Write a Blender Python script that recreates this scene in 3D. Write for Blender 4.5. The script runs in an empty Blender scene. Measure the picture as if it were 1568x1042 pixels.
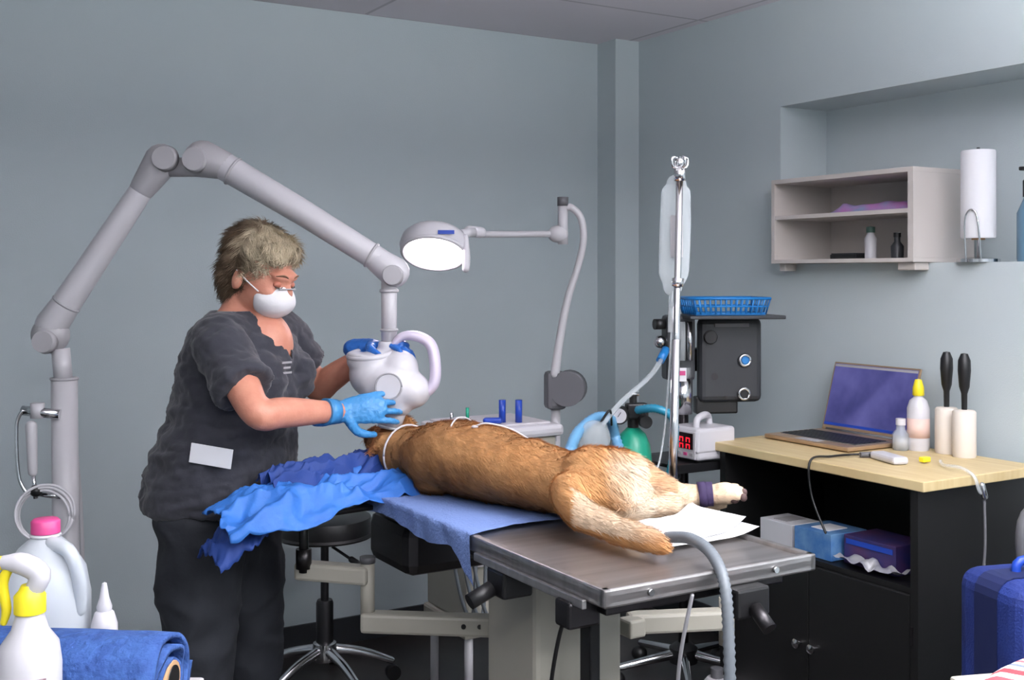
import bpy, bmesh, math, random, bisect
from mathutils import Vector, Matrix, noise
random.seed(7)
V=Vector
ANG=math.radians(30.7); CU,SU=math.cos(ANG),math.sin(ANG)
U=V((CU,SU,0)); W=V((-SU,CU,0)); CORNER=V((0.492,5.10,0))   # room axes and far corner of the room (metres)
CEIL=2.48
def R(X,Y,z=0): return CORNER+U*X+W*Y+V((0,0,z))            # room coordinates -> world
def T(a,b,z=0): return V((0.16,1.95,0))+U*a+W*b+V((0,0,z))  # table coordinates -> world
# ---------------------------------------------------------------- materials
def lin(c):
    return tuple(((x/255)/12.92 if x/255<=0.04045 else ((x/255+0.055)/1.055)**2.4) for x in c)+(1,)
def M(name,col,rough=.5,metal=0,col2=None,nscale=8,bump=0,bscale=60,emit=None,estr=0,alpha=1,trans=0,coat=0,stretch=None,sheen=0):
    m=bpy.data.materials.new(name); m.use_nodes=True
    nt=m.node_tree; b=nt.nodes['Principled BSDF']
    b.inputs['Base Color'].default_value=lin(col); b.inputs['Roughness'].default_value=rough; b.inputs['Metallic'].default_value=metal
    b.inputs['Coat Weight'].default_value=coat
    b.inputs['Sheen Weight'].default_value=sheen
    tc=nt.nodes.new('ShaderNodeTexCoord'); mp=nt.nodes.new('ShaderNodeMapping'); nt.links.new(tc.outputs['Object'],mp.inputs[0])
    if stretch: mp.inputs['Scale'].default_value=stretch
    if col2:
        n=nt.nodes.new('ShaderNodeTexNoise'); n.inputs['Scale'].default_value=nscale; n.inputs['Detail'].default_value=5
        r=nt.nodes.new('ShaderNodeValToRGB'); r.color_ramp.elements[0].position=.35; r.color_ramp.elements[1].position=.68
        r.color_ramp.elements[0].color=lin(col); r.color_ramp.elements[1].color=lin(col2)
        nt.links.new(mp.outputs[0],n.inputs['Vector']); nt.links.new(n.outputs[0],r.inputs[0]); nt.links.new(r.outputs[0],b.inputs['Base Color'])
    if bump:
        n=nt.nodes.new('ShaderNodeTexNoise'); n.inputs['Scale'].default_value=bscale; n.inputs['Detail'].default_value=4
        bp=nt.nodes.new('ShaderNodeBump'); bp.inputs['Strength'].default_value=bump; bp.inputs['Distance'].default_value=.01
        nt.links.new(mp.outputs[0],n.inputs['Vector']); nt.links.new(n.outputs[0],bp.inputs['Height']); nt.links.new(bp.outputs[0],b.inputs['Normal'])
    if emit: b.inputs['Emission Color'].default_value=lin(emit); b.inputs['Emission Strength'].default_value=estr
    b.inputs['Alpha'].default_value=alpha; b.inputs['Transmission Weight'].default_value=trans
    return m
def M_attr(name,rough=.8):
    m=bpy.data.materials.new(name); m.use_nodes=True; nt=m.node_tree; b=nt.nodes['Principled BSDF']
    a=nt.nodes.new('ShaderNodeAttribute'); a.attribute_name='Col'; nt.links.new(a.outputs['Color'],b.inputs['Base Color'])
    b.inputs['Roughness'].default_value=rough; b.inputs['Specular IOR Level'].default_value=.2
    return m
def M_stripes(name,cols,scale,rough=.8):
    m=bpy.data.materials.new(name); m.use_nodes=True; nt=m.node_tree; b=nt.nodes['Principled BSDF']
    tc=nt.nodes.new('ShaderNodeTexCoord'); w=nt.nodes.new('ShaderNodeTexWave'); w.inputs['Scale'].default_value=scale; w.wave_profile='SAW'
    r=nt.nodes.new('ShaderNodeValToRGB'); r.color_ramp.interpolation='CONSTANT'
    while len(r.color_ramp.elements)<len(cols): r.color_ramp.elements.new(.5)
    for i,c in enumerate(cols): r.color_ramp.elements[i].position=i/len(cols); r.color_ramp.elements[i].color=lin(c)
    nt.links.new(tc.outputs['Object'],w.inputs[0]); nt.links.new(w.outputs[0],r.inputs[0]); nt.links.new(r.outputs[0],b.inputs[0]); b.inputs['Roughness'].default_value=rough
    return m
m_wall=M('wall_paint',(192,202,205),.75,col2=(187,198,202),nscale=1.5,bump=.08,bscale=220)
m_floor=M('floor_vinyl',(42,38,38),.35,col2=(58,52,50),nscale=6)
m_base=M('baseboard_vinyl',(40,42,46),.5)
m_white=M('white_plastic',(200,198,203),.35)
m_white2=M('warm_white_plastic',(200,196,200),.4)
m_arm=M('arm_enamel',(188,186,190),.35)
m_armj=M('arm_joint',(162,160,163),.45)
m_lav=M('lavender_plastic',(214,204,224),.35)
m_steel=M('brushed_steel',(196,193,192),.40,1,col2=(176,173,172),nscale=3,bump=.05,bscale=40,stretch=(1,12,1))
m_steeld=M('dark_steel',(70,68,70),.4,1)
m_chrome=M('chrome',(210,210,212),.15,1)
m_beige=M('beige_enamel',(168,164,152),.5)
m_black=M('black_plastic',(16,16,18),.45)
m_blackw=M('black_laminate',(12,12,13),.5)
m_dgrey=M('dark_grey_panel',(46,48,52),.45)
m_grey=M('grey_plastic',(92,92,96),.5)
m_birch=M('birch_laminate',(205,185,140),.45,col2=(192,168,122),nscale=4,stretch=(12,1,1))
m_shelfw=M('shelf_laminate',(200,193,188),.5)
m_skin=M('skin',(194,128,106),.5,col2=(204,142,118),nscale=25,bump=.1,bscale=120)
m_scrub=M('scrub_fabric',(46,47,56),.85,col2=(40,41,50),nscale=12,bump=.35,bscale=28,sheen=.2)
m_pants=M('scrub_trousers',(33,36,43),.85,bump=.35,bscale=22)
m_glove=M('nitrile_glove',(62,134,190),.4,bump=.2,bscale=90)
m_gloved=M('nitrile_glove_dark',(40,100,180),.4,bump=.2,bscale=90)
m_mask=M('mask_fabric',(228,226,228),.8,bump=.1,bscale=60)
m_drape=M('drape_blue',(40,98,178),.6,col2=(52,116,196),nscale=6,bump=.4,bscale=30)
m_draped=M('drape_navy',(26,58,128),.7,bump=.4,bscale=30)
m_towel=M('towel_blue',(112,136,190),.9,bump=.5,bscale=150)
m_wrap=M('blue_wrap',(42,74,136),.85,col2=(56,92,156),nscale=40,bump=.7,bscale=70)
m_card=M('cardboard',(190,150,110),.8)
m_green=M('oxygen_green',(30,150,120),.35)
m_bluep=M('blue_plastic',(30,120,190),.4)
m_bluep2=M('deep_blue_plastic',(24,62,160),.4)
m_yellow=M('yellow_plastic',(232,214,40),.4)
m_pink=M('pink_plastic',(200,70,130),.4)
m_paper=M('paper',(232,232,236),.8)
m_clear=M('clear_plastic',(225,232,236),.15,alpha=.32)
m_jug=M('jug_plastic',(206,212,218),.3,alpha=.72)
m_hose=M('grey_hose',(104,110,116),.45)
m_tube=M('blue_hose',(110,165,205),.35)
m_teal=M('teal_hose',(40,130,160),.35)
m_bag=M('blue_nylon',(14,34,98),.75,col2=(20,44,116),nscale=10,bump=.3,bscale=200)
m_purple=M('purple_wrap',(44,30,66),.8)
m_lens=M('lamp_lens',(255,255,255),.4,emit=(255,240,252),estr=22)
m_red=M('red_led',(120,0,10),.4,emit=(255,20,40),estr=2)
m_display=M('display_dark',(30,6,12),.2)
m_hairm=M_attr('hair_strands',.55)
m_fur=M_attr('dog_fur',.85)
m_eye=M('eye_dark',(30,20,16),.2)
m_brow=M('brow',(110,80,60),.8)
m_screen=bpy.data.materials.new('laptop_picture'); m_screen.use_nodes=True
nt=m_screen.node_tree; b=nt.nodes['Principled BSDF']; n=nt.nodes.new('ShaderNodeTexNoise'); n.inputs['Scale'].default_value=9; n.inputs['Detail'].default_value=3
r=nt.nodes.new('ShaderNodeValToRGB'); r.color_ramp.elements[0].position=.3; r.color_ramp.elements[0].color=lin((40,42,112)); r.color_ramp.elements[1].position=.75; r.color_ramp.elements[1].color=lin((104,102,172))
tc=nt.nodes.new('ShaderNodeTexCoord'); nt.links.new(tc.outputs['Object'],n.inputs[0]); nt.links.new(n.outputs[0],r.inputs[0]); nt.links.new(r.outputs[0],b.inputs['Emission Color']); b.inputs['Emission Strength'].default_value=.7
b.inputs['Base Color'].default_value=(.02,.02,.05,1)
m_ceil=bpy.data.materials.new('ceiling_tiles'); m_ceil.use_nodes=True
nt=m_ceil.node_tree; b=nt.nodes['Principled BSDF']; br=nt.nodes.new('ShaderNodeTexBrick'); br.offset=0
br.inputs['Scale'].default_value=1; br.inputs['Brick Width'].default_value=1.2; br.inputs['Row Height'].default_value=.6; br.inputs['Mortar Size'].default_value=.008
br.inputs['Color1'].default_value=lin((226,220,226)); br.inputs['Color2'].default_value=lin((222,216,222)); br.inputs['Mortar'].default_value=lin((194,188,194))
tc=nt.nodes.new('ShaderNodeTexCoord'); nt.links.new(tc.outputs['Object'],br.inputs[0]); nt.links.new(br.outputs[0],b.inputs[0]); b.inputs['Roughness'].default_value=.9
# ---------------------------------------------------------------- geometry helpers
def mk(name,me,mat=None,loc=(0,0,0),rz=0,smooth=True):
    o=bpy.data.objects.new(name,me); bpy.context.collection.objects.link(o)
    o.location=loc; o.rotation_euler=(0,0,rz)
    if mat: me.materials.append(mat)
    if smooth:
        for p in me.polygons: p.use_smooth=True
    return o
def frombm(name,bm,mat,loc=(0,0,0),rz=0,smooth=True):
    bmesh.ops.recalc_face_normals(bm,faces=bm.faces)
    me=bpy.data.meshes.new(name); bm.to_mesh(me); bm.free(); return mk(name,me,mat,loc,rz,smooth)
def box(name,c,s,mat,rz=0,bev=0,seg=2,rot=None):
    bm=bmesh.new(); bmesh.ops.create_cube(bm,size=1)
    bmesh.ops.scale(bm,vec=s,verts=bm.verts)
    if bev: bmesh.ops.bevel(bm,geom=bm.edges[:],offset=bev,segments=seg,profile=.5,affect='EDGES')
    if rot: bmesh.ops.transform(bm,matrix=rot,verts=bm.verts)
    return frombm(name,bm,mat,c,rz,smooth=False)
def rbox(name,X0,X1,Y0,Y1,z0,z1,mat,bev=0):
    return box(name,R((X0+X1)/2,(Y0+Y1)/2,(z0+z1)/2),(X1-X0,Y1-Y0,z1-z0),mat,ANG,bev)
def tbox(name,a0,a1,b0,b1,z0,z1,mat,bev=0):
    return box(name,T((a0+a1)/2,(b0+b1)/2,(z0+z1)/2),(a1-a0,b1-b0,z1-z0),mat,ANG,bev)
def smoothpts(pts,radii,k):
    P=[V(p) for p in pts]; n=len(P); out=[];ro=[]
    for i in range(n-1):
        p0=P[max(i-1,0)];p1=P[i];p2=P[i+1];p3=P[min(i+2,n-1)]
        for j in range(k):
            t=j/k
            out.append(.5*((2*p1)+(p2-p0)*t+(2*p0-5*p1+4*p2-p3)*t*t+(3*p1-p0-3*p2+p3)*t**3))
            tt=t*t*(3-2*t); ro.append(radii[i]*(1-tt)+radii[i+1]*tt)
    out.append(P[-1]); ro.append(radii[-1]); return out,ro
def tube(name,pts,radii,mat,n=14,cap='round',k=0,flat=1.0,ref=None,corr=0):
    if not isinstance(radii,(list,tuple)): radii=[radii]*len(pts)
    P=[V(p) for p in pts]; r=list(radii)
    if k: P,r=smoothpts(P,r,k)
    if cap=='round':
        t0=(P[0]-P[1]).normalized(); t1=(P[-1]-P[-2]).normalized()
        a=[];ra=[];e=[];re=[]
        for s in (1,.9,.7,.4):
            a.append(P[0]+t0*r[0]*s); ra.append(r[0]*math.sqrt(max(0,1-s*s))+1e-4)
        for s in (.4,.7,.9,1):
            e.append(P[-1]+t1*r[-1]*s); re.append(r[-1]*math.sqrt(max(0,1-s*s))+1e-4)
        P=a+P+e; r=ra+r+re
    bm=bmesh.new(); rings=[]; N=len(P); nrm=None
    for i in range(N):
        t=(P[min(i+1,N-1)]-P[max(i-1,0)]).normalized()
        if ref is not None:
            x=V(ref)-t*V(ref).dot(t); x.normalize()
        else:
            if nrm is None:
                q=V((0,0,1)) if abs(t.z)<.9 else V((1,0,0)); x=(q-t*q.dot(t)).normalized()
            else: x=(nrm-t*nrm.dot(t)).normalized()
            nrm=x
        y=t.cross(x); rr=r[i]
        if corr: rr*= (1.0 if i%2 else 1-corr)
        rings.append([bm.verts.new(P[i]+x*(math.cos(2*math.pi*j/n)*rr*flat)+y*(math.sin(2*math.pi*j/n)*rr)) for j in range(n)])
    for i in range(N-1):
        for j in range(n): bm.faces.new((rings[i][j],rings[i][(j+1)%n],rings[i+1][(j+1)%n],rings[i+1][j]))
    bm.faces.new(rings[0][::-1]); bm.faces.new(rings[-1])
    o=frombm(name,bm,mat)
    if cap!='round':
        o.data.polygons[len(o.data.polygons)-1].use_smooth=False; o.data.polygons[len(o.data.polygons)-2].use_smooth=False
    return o
def cyl(name,p1,p2,r,mat,r2=None,n=24): return tube(name,[p1,p2],[r,r if r2 is None else r2],mat,n=n,cap='flat')
def lathe(name,prof,mat,loc=(0,0,0),axis=(0,0,1),n=32):
    bm=bmesh.new(); rings=[]
    for (r,z) in prof: rings.append([bm.verts.new((max(r,1e-4)*math.cos(2*math.pi*j/n),max(r,1e-4)*math.sin(2*math.pi*j/n),z)) for j in range(n)])
    for i in range(len(prof)-1):
        for j in range(n): bm.faces.new((rings[i][j],rings[i][(j+1)%n],rings[i+1][(j+1)%n],rings[i+1][j]))
    bm.faces.new(rings[0][::-1]); bm.faces.new(rings[-1])
    q=V((0,0,1)).rotation_difference(V(axis).normalized()).to_matrix().to_4x4()
    bmesh.ops.transform(bm,matrix=q,verts=bm.verts)
    o=frombm(name,bm,mat,loc)
    mod=o.modifiers.new('es','EDGE_SPLIT'); mod.split_angle=math.radians(50)
    return o
def ell(name,c,r,mat,rot=None,n=20):
    bm=bmesh.new(); bmesh.ops.create_uvsphere(bm,u_segments=n+4,v_segments=n,radius=1)
    bmesh.ops.scale(bm,vec=r,verts=bm.verts)
    if rot is not None: bmesh.ops.transform(bm,matrix=rot,verts=bm.verts)
    return frombm(name,bm,mat,c)
def torus(name,c,R0,r,mat,axis=(0,0,1),n=36):
    q=V((0,0,1)).rotation_difference(V(axis).normalized())
    pts=[V(c)+q@V((R0*math.cos(2*math.pi*i/n),R0*math.sin(2*math.pi*i/n),0)) for i in range(n+1)]
    return tube(name,pts,r,mat,n=10,cap='flat')
def bake(o):
    bpy.context.view_layer.update()
    dg=bpy.context.evaluated_depsgraph_get(); me=bpy.data.meshes.new_from_object(o.evaluated_get(dg)); o.modifiers.clear(); o.data=me
    return o
def fuse(name,objs,voxel,mat,it=6,fac=.5):
    bm=bmesh.new()
    bpy.context.view_layer.update()
    for o in objs:
        tmp=o.data.copy(); tmp.transform(o.matrix_world); bm.from_mesh(tmp); bpy.data.meshes.remove(tmp)
        bpy.data.objects.remove(o)
    me=bpy.data.meshes.new(name); bm.to_mesh(me); bm.free(); o=mk(name,me)
    m=o.modifiers.new('r','REMESH'); m.mode='VOXEL'; m.voxel_size=voxel; m.use_smooth_shade=True
    if it:
        s=o.modifiers.new('s','SMOOTH'); s.iterations=it; s.factor=fac
    bake(o); o.data.materials.clear(); o.data.materials.append(mat)
    for p in o.data.polygons: p.use_smooth=True; p.material_index=0
    return o
def rough(o,amp,scale,stretch=(1,1,1),ridged=False,fn=None):
    me=o.data; nr=[v.normal.copy() for v in me.vertices]
    for i,v in enumerate(me.vertices):
        q=V((v.co.x*scale*stretch[0],v.co.y*scale*stretch[1],v.co.z*scale*stretch[2]))
        h=noise.noise(q)+.5*noise.noise(q*2.1+V((5,3,1)))
        if ridged: h=.5-abs(h)*1.4
        a=amp*(fn(v.co) if fn else 1)
        v.co+=nr[i]*h*a
    return o
def grp(name,parts):
    bpy.context.view_layer.update()
    lo=V((1e9,)*3); hi=V((-1e9,)*3)
    for o in parts:
        for c in o.bound_box:
            w=o.matrix_world@V(c); lo=V(map(min,lo,w)); hi=V(map(max,hi,w))
    c=V(((lo.x+hi.x)/2,(lo.y+hi.y)/2,lo.z))
    e=bpy.data.objects.new(name,None); bpy.context.collection.objects.link(e); e.location=c; e.empty_display_size=.1
    for o in parts: o.parent=e; o.matrix_parent_inverse=Matrix.Translation(-c)
    return e
def setcol(me,cols):
    a=me.color_attributes.new('Col','FLOAT_COLOR','POINT')
    a.data.foreach_set('color',[x for c in cols for x in c])
def fur(name,o,count,length,width,dirfn,colfn,mat,lift=.35,lenfn=None):
    me=o.data; me.calc_loop_triangles(); tris=me.loop_triangles
    areas=[]; s=0
    for t in tris: s+=t.area; areas.append(s)
    vs=[];fs=[];cs=[]
    for _ in range(count):
        t=tris[min(bisect.bisect(areas,random.random()*s),len(tris)-1)]
        a,b,c=[me.vertices[i].co for i in t.vertices]
        x,y=random.random(),random.random()
        if x+y>1: x,y=1-x,1-y
        p=a+(b-a)*x+(c-a)*y; nn=t.normal
        d=dirfn(p)+V((random.uniform(-.3,.3),random.uniform(-.3,.3),random.uniform(-.3,.3)))
        d=d-nn*d.dot(nn)
        if d.length<1e-3: continue
        d.normalize(); side=d.cross(nn).normalized()
        L=length*random.uniform(.6,1.25)*(lenfn(p) if lenfn else 1)
        m=p+d*L*.5+nn*L*lift*.5; tip=p+d*L+nn*L*lift*.55
        i=len(vs); w=width
        vs+= [p-side*w/2-nn*.001,p+side*w/2-nn*.001,m-side*w*.4,m+side*w*.4,tip]
        fs+= [(i,i+1,i+3,i+2),(i+2,i+3,i+4)]
        k=colfn(p); f=random.uniform(.86,1.12); k=(k[0]*f,k[1]*f,k[2]*f,1); cs+=[k]*5
    m2=bpy.data.meshes.new(name); m2.from_pydata([tuple(v) for v in vs],[],fs); setcol(m2,cs)
    return mk(name,m2,mat)
def mixc(a,b,t): t=max(0,min(1,t)); return tuple(a[i]*(1-t)+b[i]*t for i in range(3))+(1,)
def cable(name,pts,r,mat): return tube(name,pts,r,mat,n=8,k=8)
# ---------------------------------------------------------------- room
rbox('floor',-5.2,0,-6,0,-.1,0,m_floor)
rbox('ceiling',-5.3,.4,-6.1,.1,CEIL,CEIL+.1,m_ceil)
rbox('wall_back',-5.3,.4,0,.1,0,CEIL,m_wall)
rbox('wall_left',-5.3,-5.2,-6,0,0,CEIL,m_wall)
rbox('wall_front',-5.3,.4,-6.1,-6,0,CEIL,m_wall)
bm=bmesh.new()
def addb(bm,x0,x1,y0,y1,z0,z1):
    r=bmesh.ops.create_cube(bm,size=1)['verts']
    bmesh.ops.scale(bm,vec=(x1-x0,y1-y0,z1-z0),verts=r); bmesh.ops.translate(bm,vec=((x0+x1)/2,(y0+y1)/2,(z0+z1)/2),verts=r)
addb(bm,0,.4,-6,0,0,1.487); addb(bm,0,.4,-6,0,2.08,CEIL); addb(bm,0,.4,-1.015,0,1.487,2.08); addb(bm,0,.4,-6,-3.2,1.487,2.08); addb(bm,.24,.4,-3.2,-1.015,1.487,2.08)
frombm('wall_right',bm,m_wall,CORNER,ANG,False)
rbox('corner_pilaster',-.127,0,-.137,0,0,CEIL,m_wall)
rbox('baseboard_back',-5.2,-.127,-.012,0,0,.1,m_base)
rbox('baseboard_right',-.012,0,-6,-.137,0,.1,m_base)
# unseen hanging fixtures, added to spread soft light over ceiling and walls
m_panel=M('added_light_diffuser',(255,255,255),.5,emit=(255,250,244),estr=2)
def arealight(name,loc,sx,sy,power,up,col=(.96,.985,1)):
    L=bpy.data.lights.new(name,'AREA'); L.shape='RECTANGLE'; L.size=sx; L.size_y=sy; L.energy=power; L.color=col
    o=bpy.data.objects.new(name,L); bpy.context.collection.objects.link(o); o.location=loc; o.rotation_euler=(math.pi if up else 0,0,ANG); return o
for i,(x,y,dn,upw) in enumerate([(-1.2,-3.1,23,92),(-1.5,-4.6,36,86),(-3.0,-3.7,20,54)]):
    p=[rbox('housing',x-.5,x+.5,y-.10,y+.10,1.95,1.99,m_white,.006),rbox('diffuser',x-.48,x+.48,y-.08,y+.08,1.944,1.95,m_panel),
       cyl('rod_1',R(x-.4,y,1.99),R(x-.4,y,CEIL),.005,m_chrome),cyl('rod_2',R(x+.4,y,1.99),R(x+.4,y,CEIL),.005,m_chrome),
       arealight('fill_downlight',R(x,y,1.935),.95,.16,dn,False),arealight('fill_uplight',R(x,y,2.0),.95,.16,upw,True)]
    grp('added_pendant_light',p)
# ---------------------------------------------------------------- exam table
p=[]
TW,TL=.51,1.18
bm=bmesh.new(); addb(bm,0,TW,0,TL,.872,.892)
for q in ((0,.018,0,TL),(TW-.018,TW,0,TL),(0,TW,0,.018),(0,TW,TL-.018,TL)): addb(bm,q[0],q[1],q[2],q[3],.866,.9)
o=frombm('top',bm,m_steel,V((.16,1.95,0)),ANG,False); bv=o.modifiers.new('b','BEVEL'); bv.width=.004; bv.segments=2; p.append(o)
p.append(tbox('underframe',.04,.47,.05,1.1,.835,.866,m_steeld,.004))
p.append(tbox('side_rail',-.012,-.002,.05,.45,.855,.872,m_steel,.002))
p.append(tbox('pedestal',.115,.34,.41,.62,.06,.84,m_beige,.012))
p.append(tbox('pedestal_sleeve',.10,.355,.395,.635,.06,.45,m_beige,.012))
p.append(tbox('floor_plate',.03,.48,.2,.95,0,.06,m_beige,.015))
p.append(tbox('clamp_block',-.01,.06,.33,.4,.80,.855,m_black,.006))
p.append(cyl('clamp_knob',T(-.02,.36,.82),T(-.07,.36,.80),.016,m_black))
p.append(tbox('clamp_block_b',-.02,.05,.08,.13,.81,.86,m_steeld,.006))
p.append(tbox('end_clamp',.28,.36,-.03,.02,.81,.866,m_black,.006))
p.append(cyl('end_clamp_knob',T(.32,-.03,.83),T(.32,-.07,.80),.014,m_steeld))
p.append(cyl('rail_bolt',T(.1,-.001,.883),T(.1,-.006,.883),.006,m_chrome)); p.append(cyl('rail_bolt_b',T(.4,-.001,.883),T(.4,-.006,.883),.006,m_chrome))
p.append(tbox('black_strut',.165,.19,.28,.32,.35,.83,m_black,.004))
p.append(tbox('sticker',.14,.2,.391,.395,.12,.15,m_bluep2))
grp('exam_table',p)
grp('utility_drawer',[tbox('bowl',.05,.33,.9,1.15,.70,.83,m_steeld,.03)])
# swing arm supporting head rest
p=[]
p.append(box('pivot_arm',(-.455,2.86,.69),(.2,.05,.045),m_beige,math.radians(-16),.008))
p.append(cyl('joint_post',(-.365,2.84,.72),(-.365,2.84,.56),.018,m_beige)); p.append(cyl('joint_cap',(-.365,2.84,.735),(-.365,2.84,.72),.02,m_grey))
p.append(box('lower_arm',(-.20,2.82,.572),(.36,.05,.05),m_beige,math.radians(-6),.008))
p.append(cyl('tray_post',(-.53,2.86,.69),(-.53,2.86,.865),.012,m_black))
p.append(cyl('post_collar',(-.53,2.86,.70),(-.53,2.86,.75),.02,m_steeld))
p.append(box('tray',(-.50,2.78,.868),(.36,.17,.012),m_steeld,math.radians(38),.004))
for i in range(3): p.append(cyl('bolt_%d'%(i+1),(-.12+.04*i,2.79,.575),(-.12+.04*i,2.782,.575),.006,m_black))
grp('headrest_swing_arm',p)
p=[box('arm',(.42,2.85,.57),(.26,.05,.05),m_beige,math.radians(8),.008),cyl('post',(.55,2.88,.62),(.55,2.88,.50),.02,m_beige),
   box('bracket',(.30,2.80,.57),(.05,.05,.045),m_beige,ANG,.006)]
grp('accessory_arm',p)
# ---------------------------------------------------------------- stool
p=[]; sx,sy=-.655,3.93
p.append(lathe('seat',[(.0,.535),(.14,.535),(.165,.545),(.168,.575),(.16,.60),(.13,.61),(0,.612)],m_black,(sx,sy,0)))
p.append(lathe('seat_piping',[(.1,.53),(.166,.533),(.172,.54),(.166,.548),(.1,.548)],m_blackw,(sx,sy,0)))
p.append(lathe('gas_post',[(.03,.14),(.03,.3),(.026,.31),(.014,.31),(.014,.50),(.05,.51),(.05,.535)],m_steeld,(sx,sy,0)))
p.append(cyl('lever',(sx+.03,sy-.02,.5),(sx+.14,sy-.06,.44),.005,m_black)); p.append(tube('lever_grip',[(sx+.10,sy-.045,.462),(sx+.15,sy-.062,.435)],.011,m_black))
p.append(lathe('hub',[(.04,.10),(.045,.12),(.04,.16),(.02,.17)],m_chrome,(sx,sy,0)))
for i in range(5):
    a=math.radians(20+72*i); d=V((math.cos(a),math.sin(a),0)); c=V((sx,sy,0))
    p.append(tube('leg_%d'%(i+1),[c+d*.03+V((0,0,.135)),c+d*.13+V((0,0,.115)),c+d*.24+V((0,0,.07))],[.019,.016,.012],m_chrome,k=4))
    p.append(cyl('caster_%d'%(i+1),c+d*.245+d.cross(V((0,0,1)))*.015+V((0,0,.027)),c+d*.245-d.cross(V((0,0,1)))*.015+V((0,0,.027)),.026,m_steeld))
grp('swivel_stool',p)
# ---------------------------------------------------------------- dental x-ray unit
p=[]; D=3.0
p.append(cyl('column',(-1.185,D,.08),(-1.195,D,1.17),.034,m_arm)); p.append(cyl('column_neck',(-1.197,D,1.16),(-1.205,D,1.25),.024,m_arm))
p.append(torus('column_ring',(-1.195,D,1.17),.033,.004,m_armj))
p.append(ell('shoulder_joint',(-1.232,D,1.287),(.05,.045,.05),m_armj))
p.append(cyl('shoulder_cap',(-1.232,D-.03,1.272),(-1.232,D-.054,1.272),.034,m_armj,.028))
p.append(tube('lower_arm',[(-1.228,D,1.315),(-1.19,D,1.37),(-.985,D,1.68)],[.043,.038,.031],m_arm,n=20))
p.append(torus('lower_arm_collar',(-1.19,D,1.37),.036,.004,m_armj,(.55,0,.83)))
p.append(tube('elbow_shell_a',[(-.985,D,1.68),(-.935,D,1.752)],[.034,.046],m_armj,n=20))
p.append(cyl('elbow_cap_a',(-.915,D-.03,1.755),(-.915,D-.053,1.755),.036,m_armj,.030))
p.append(cyl('elbow_link',(-.93,D,1.735),(-.81,D,1.735),.026,m_armj))
p.append(tube('elbow_shell_b',[(-.825,D,1.757),(-.775,D,1.742)],[.05,.04],m_armj,n=20))
p.append(cyl('elbow_cap_b',(-.835,D-.03,1.752),(-.835,D-.056,1.752),.036,m_armj,.030))
p.append(tube('upper_arm',[(-.775,D,1.742),(-.56,D,1.615),(-.352,D,1.485)],[.038,.035,.033],m_arm,n=20))
p.append(torus('upper_arm_collar',(-.745,D,1.724),.037,.004,m_armj,(.86,0,-.52)))
p.append(torus('upper_arm_collar_b',(-.375,D,1.5),.033,.004,m_armj,(.86,0,-.52)))
p.append(tube('wrist_shell',[(-.36,D,1.487),(-.315,D,1.455)],[.034,.042],m_arm,n=20))
p.append(cyl('wrist_cap',(-.315,D-.02,1.447),(-.315,D-.048,1.447),.03,m_armj,.025))
p.append(cyl('drop_shaft',(-.328,D,1.44),(-.328,D,1.26),.021,m_arm)); p.append(torus('shaft_ring',(-.328,D,1.405),.021,.005,m_arm)); p.append(torus('shaft_ring_b',(-.328,D,1.30),.021,.004,m_armj))
hb=[ell('g',(-.297,2.97,1.200),(.050,.052,.050),None),ell('a',(-.362,2.99,1.183),(.072,.07,.066),None),ell('b',(-.275,2.965,1.145),(.062,.062,.052),None,Matrix.Rotation(.2,4,'Y')),ell('c',(-.322,2.96,1.15),(.08,.065,.068),None),
    ell('d',(-.31,2.96,1.115),(.055,.05,.045),None),cyl('e',(-.378,2.99,1.20),(-.374,2.99,1.238),.062,None,.066),cyl('f',(-.328,3.0,1.18),(-.328,3.0,1.27),.03,None)]
p.append(fuse('tube_head',hb,.005,m_white,8))
p.append(torus('side_seam',(-.318,2.893,1.16),.034,.0022,m_armj,(.05,-1,-.05))); p.append(cyl('side_cap',(-.318,2.905,1.16),(-.318,2.892,1.16),.031,m_white))
p.append(torus('head_ring',(-.374,2.99,1.238),.06,.008,m_white,(-.1,-.15,1)))
p.append(lathe('ring_inner',[(0,0),(.055,0),(.055,.004),(0,.005)],m_gloved,(-.374,2.99,1.236),(-.1,-.15,1)))
p.append(cyl('collimator_cone',(-.305,2.965,1.12),(-.322,2.96,1.045),.038,m_white,.029)); p.append(torus('cone_rim',(-.322,2.96,1.047),.029,.004,m_arm,(.2,0,1)))
p.append(tube('handle_loop',[(-.315,2.99,1.262),(-.29,2.985,1.284),(-.25,2.98,1.284),(-.215,2.975,1.262),(-.203,2.97,1.21),(-.207,2.97,1.16),(-.235,2.97,1.13),(-.27,2.97,1.12)],[.010,.012,.014,.015,.015,.015,.013,.012],m_lav,k=6,n=14,flat=2.0,ref=(0,1,0)))
p.append(box('base_leg_a',(-1.18,3.0,.05),(.08,.6,.05),m_arm,.6,.01)); p.append(box('base_leg_b',(-1.18,3.0,.05),(.08,.6,.052),m_arm,-.6,.01))
p.append(cyl('base_boss',(-1.18,3.0,.0),(-1.18,3.0,.12),.09,m_arm))
p.append(cyl('clamp',(-1.29,2.96,1.09),(-1.19,2.96,1.08),.013,m_chrome)); p.append(cyl('clamp_knob',(-1.25,2.96,1.07),(-1.25,2.96,1.11),.018,m_arm))
p.append(tube('wand',[(-1.262,2.95,1.05),(-1.258,2.95,.93)],[.015,.012],m_arm)); p.append(cyl('wand_tip',(-1.258,2.95,.93),(-1.25,2.95,.86),.006,m_chrome))
p.append(cable('handle_wire',[(-1.285,2.95,1.09),(-1.30,2.95,1.05),(-1.295,2.95,.92),(-1.27,2.95,.87)],.005,m_chrome))
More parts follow.
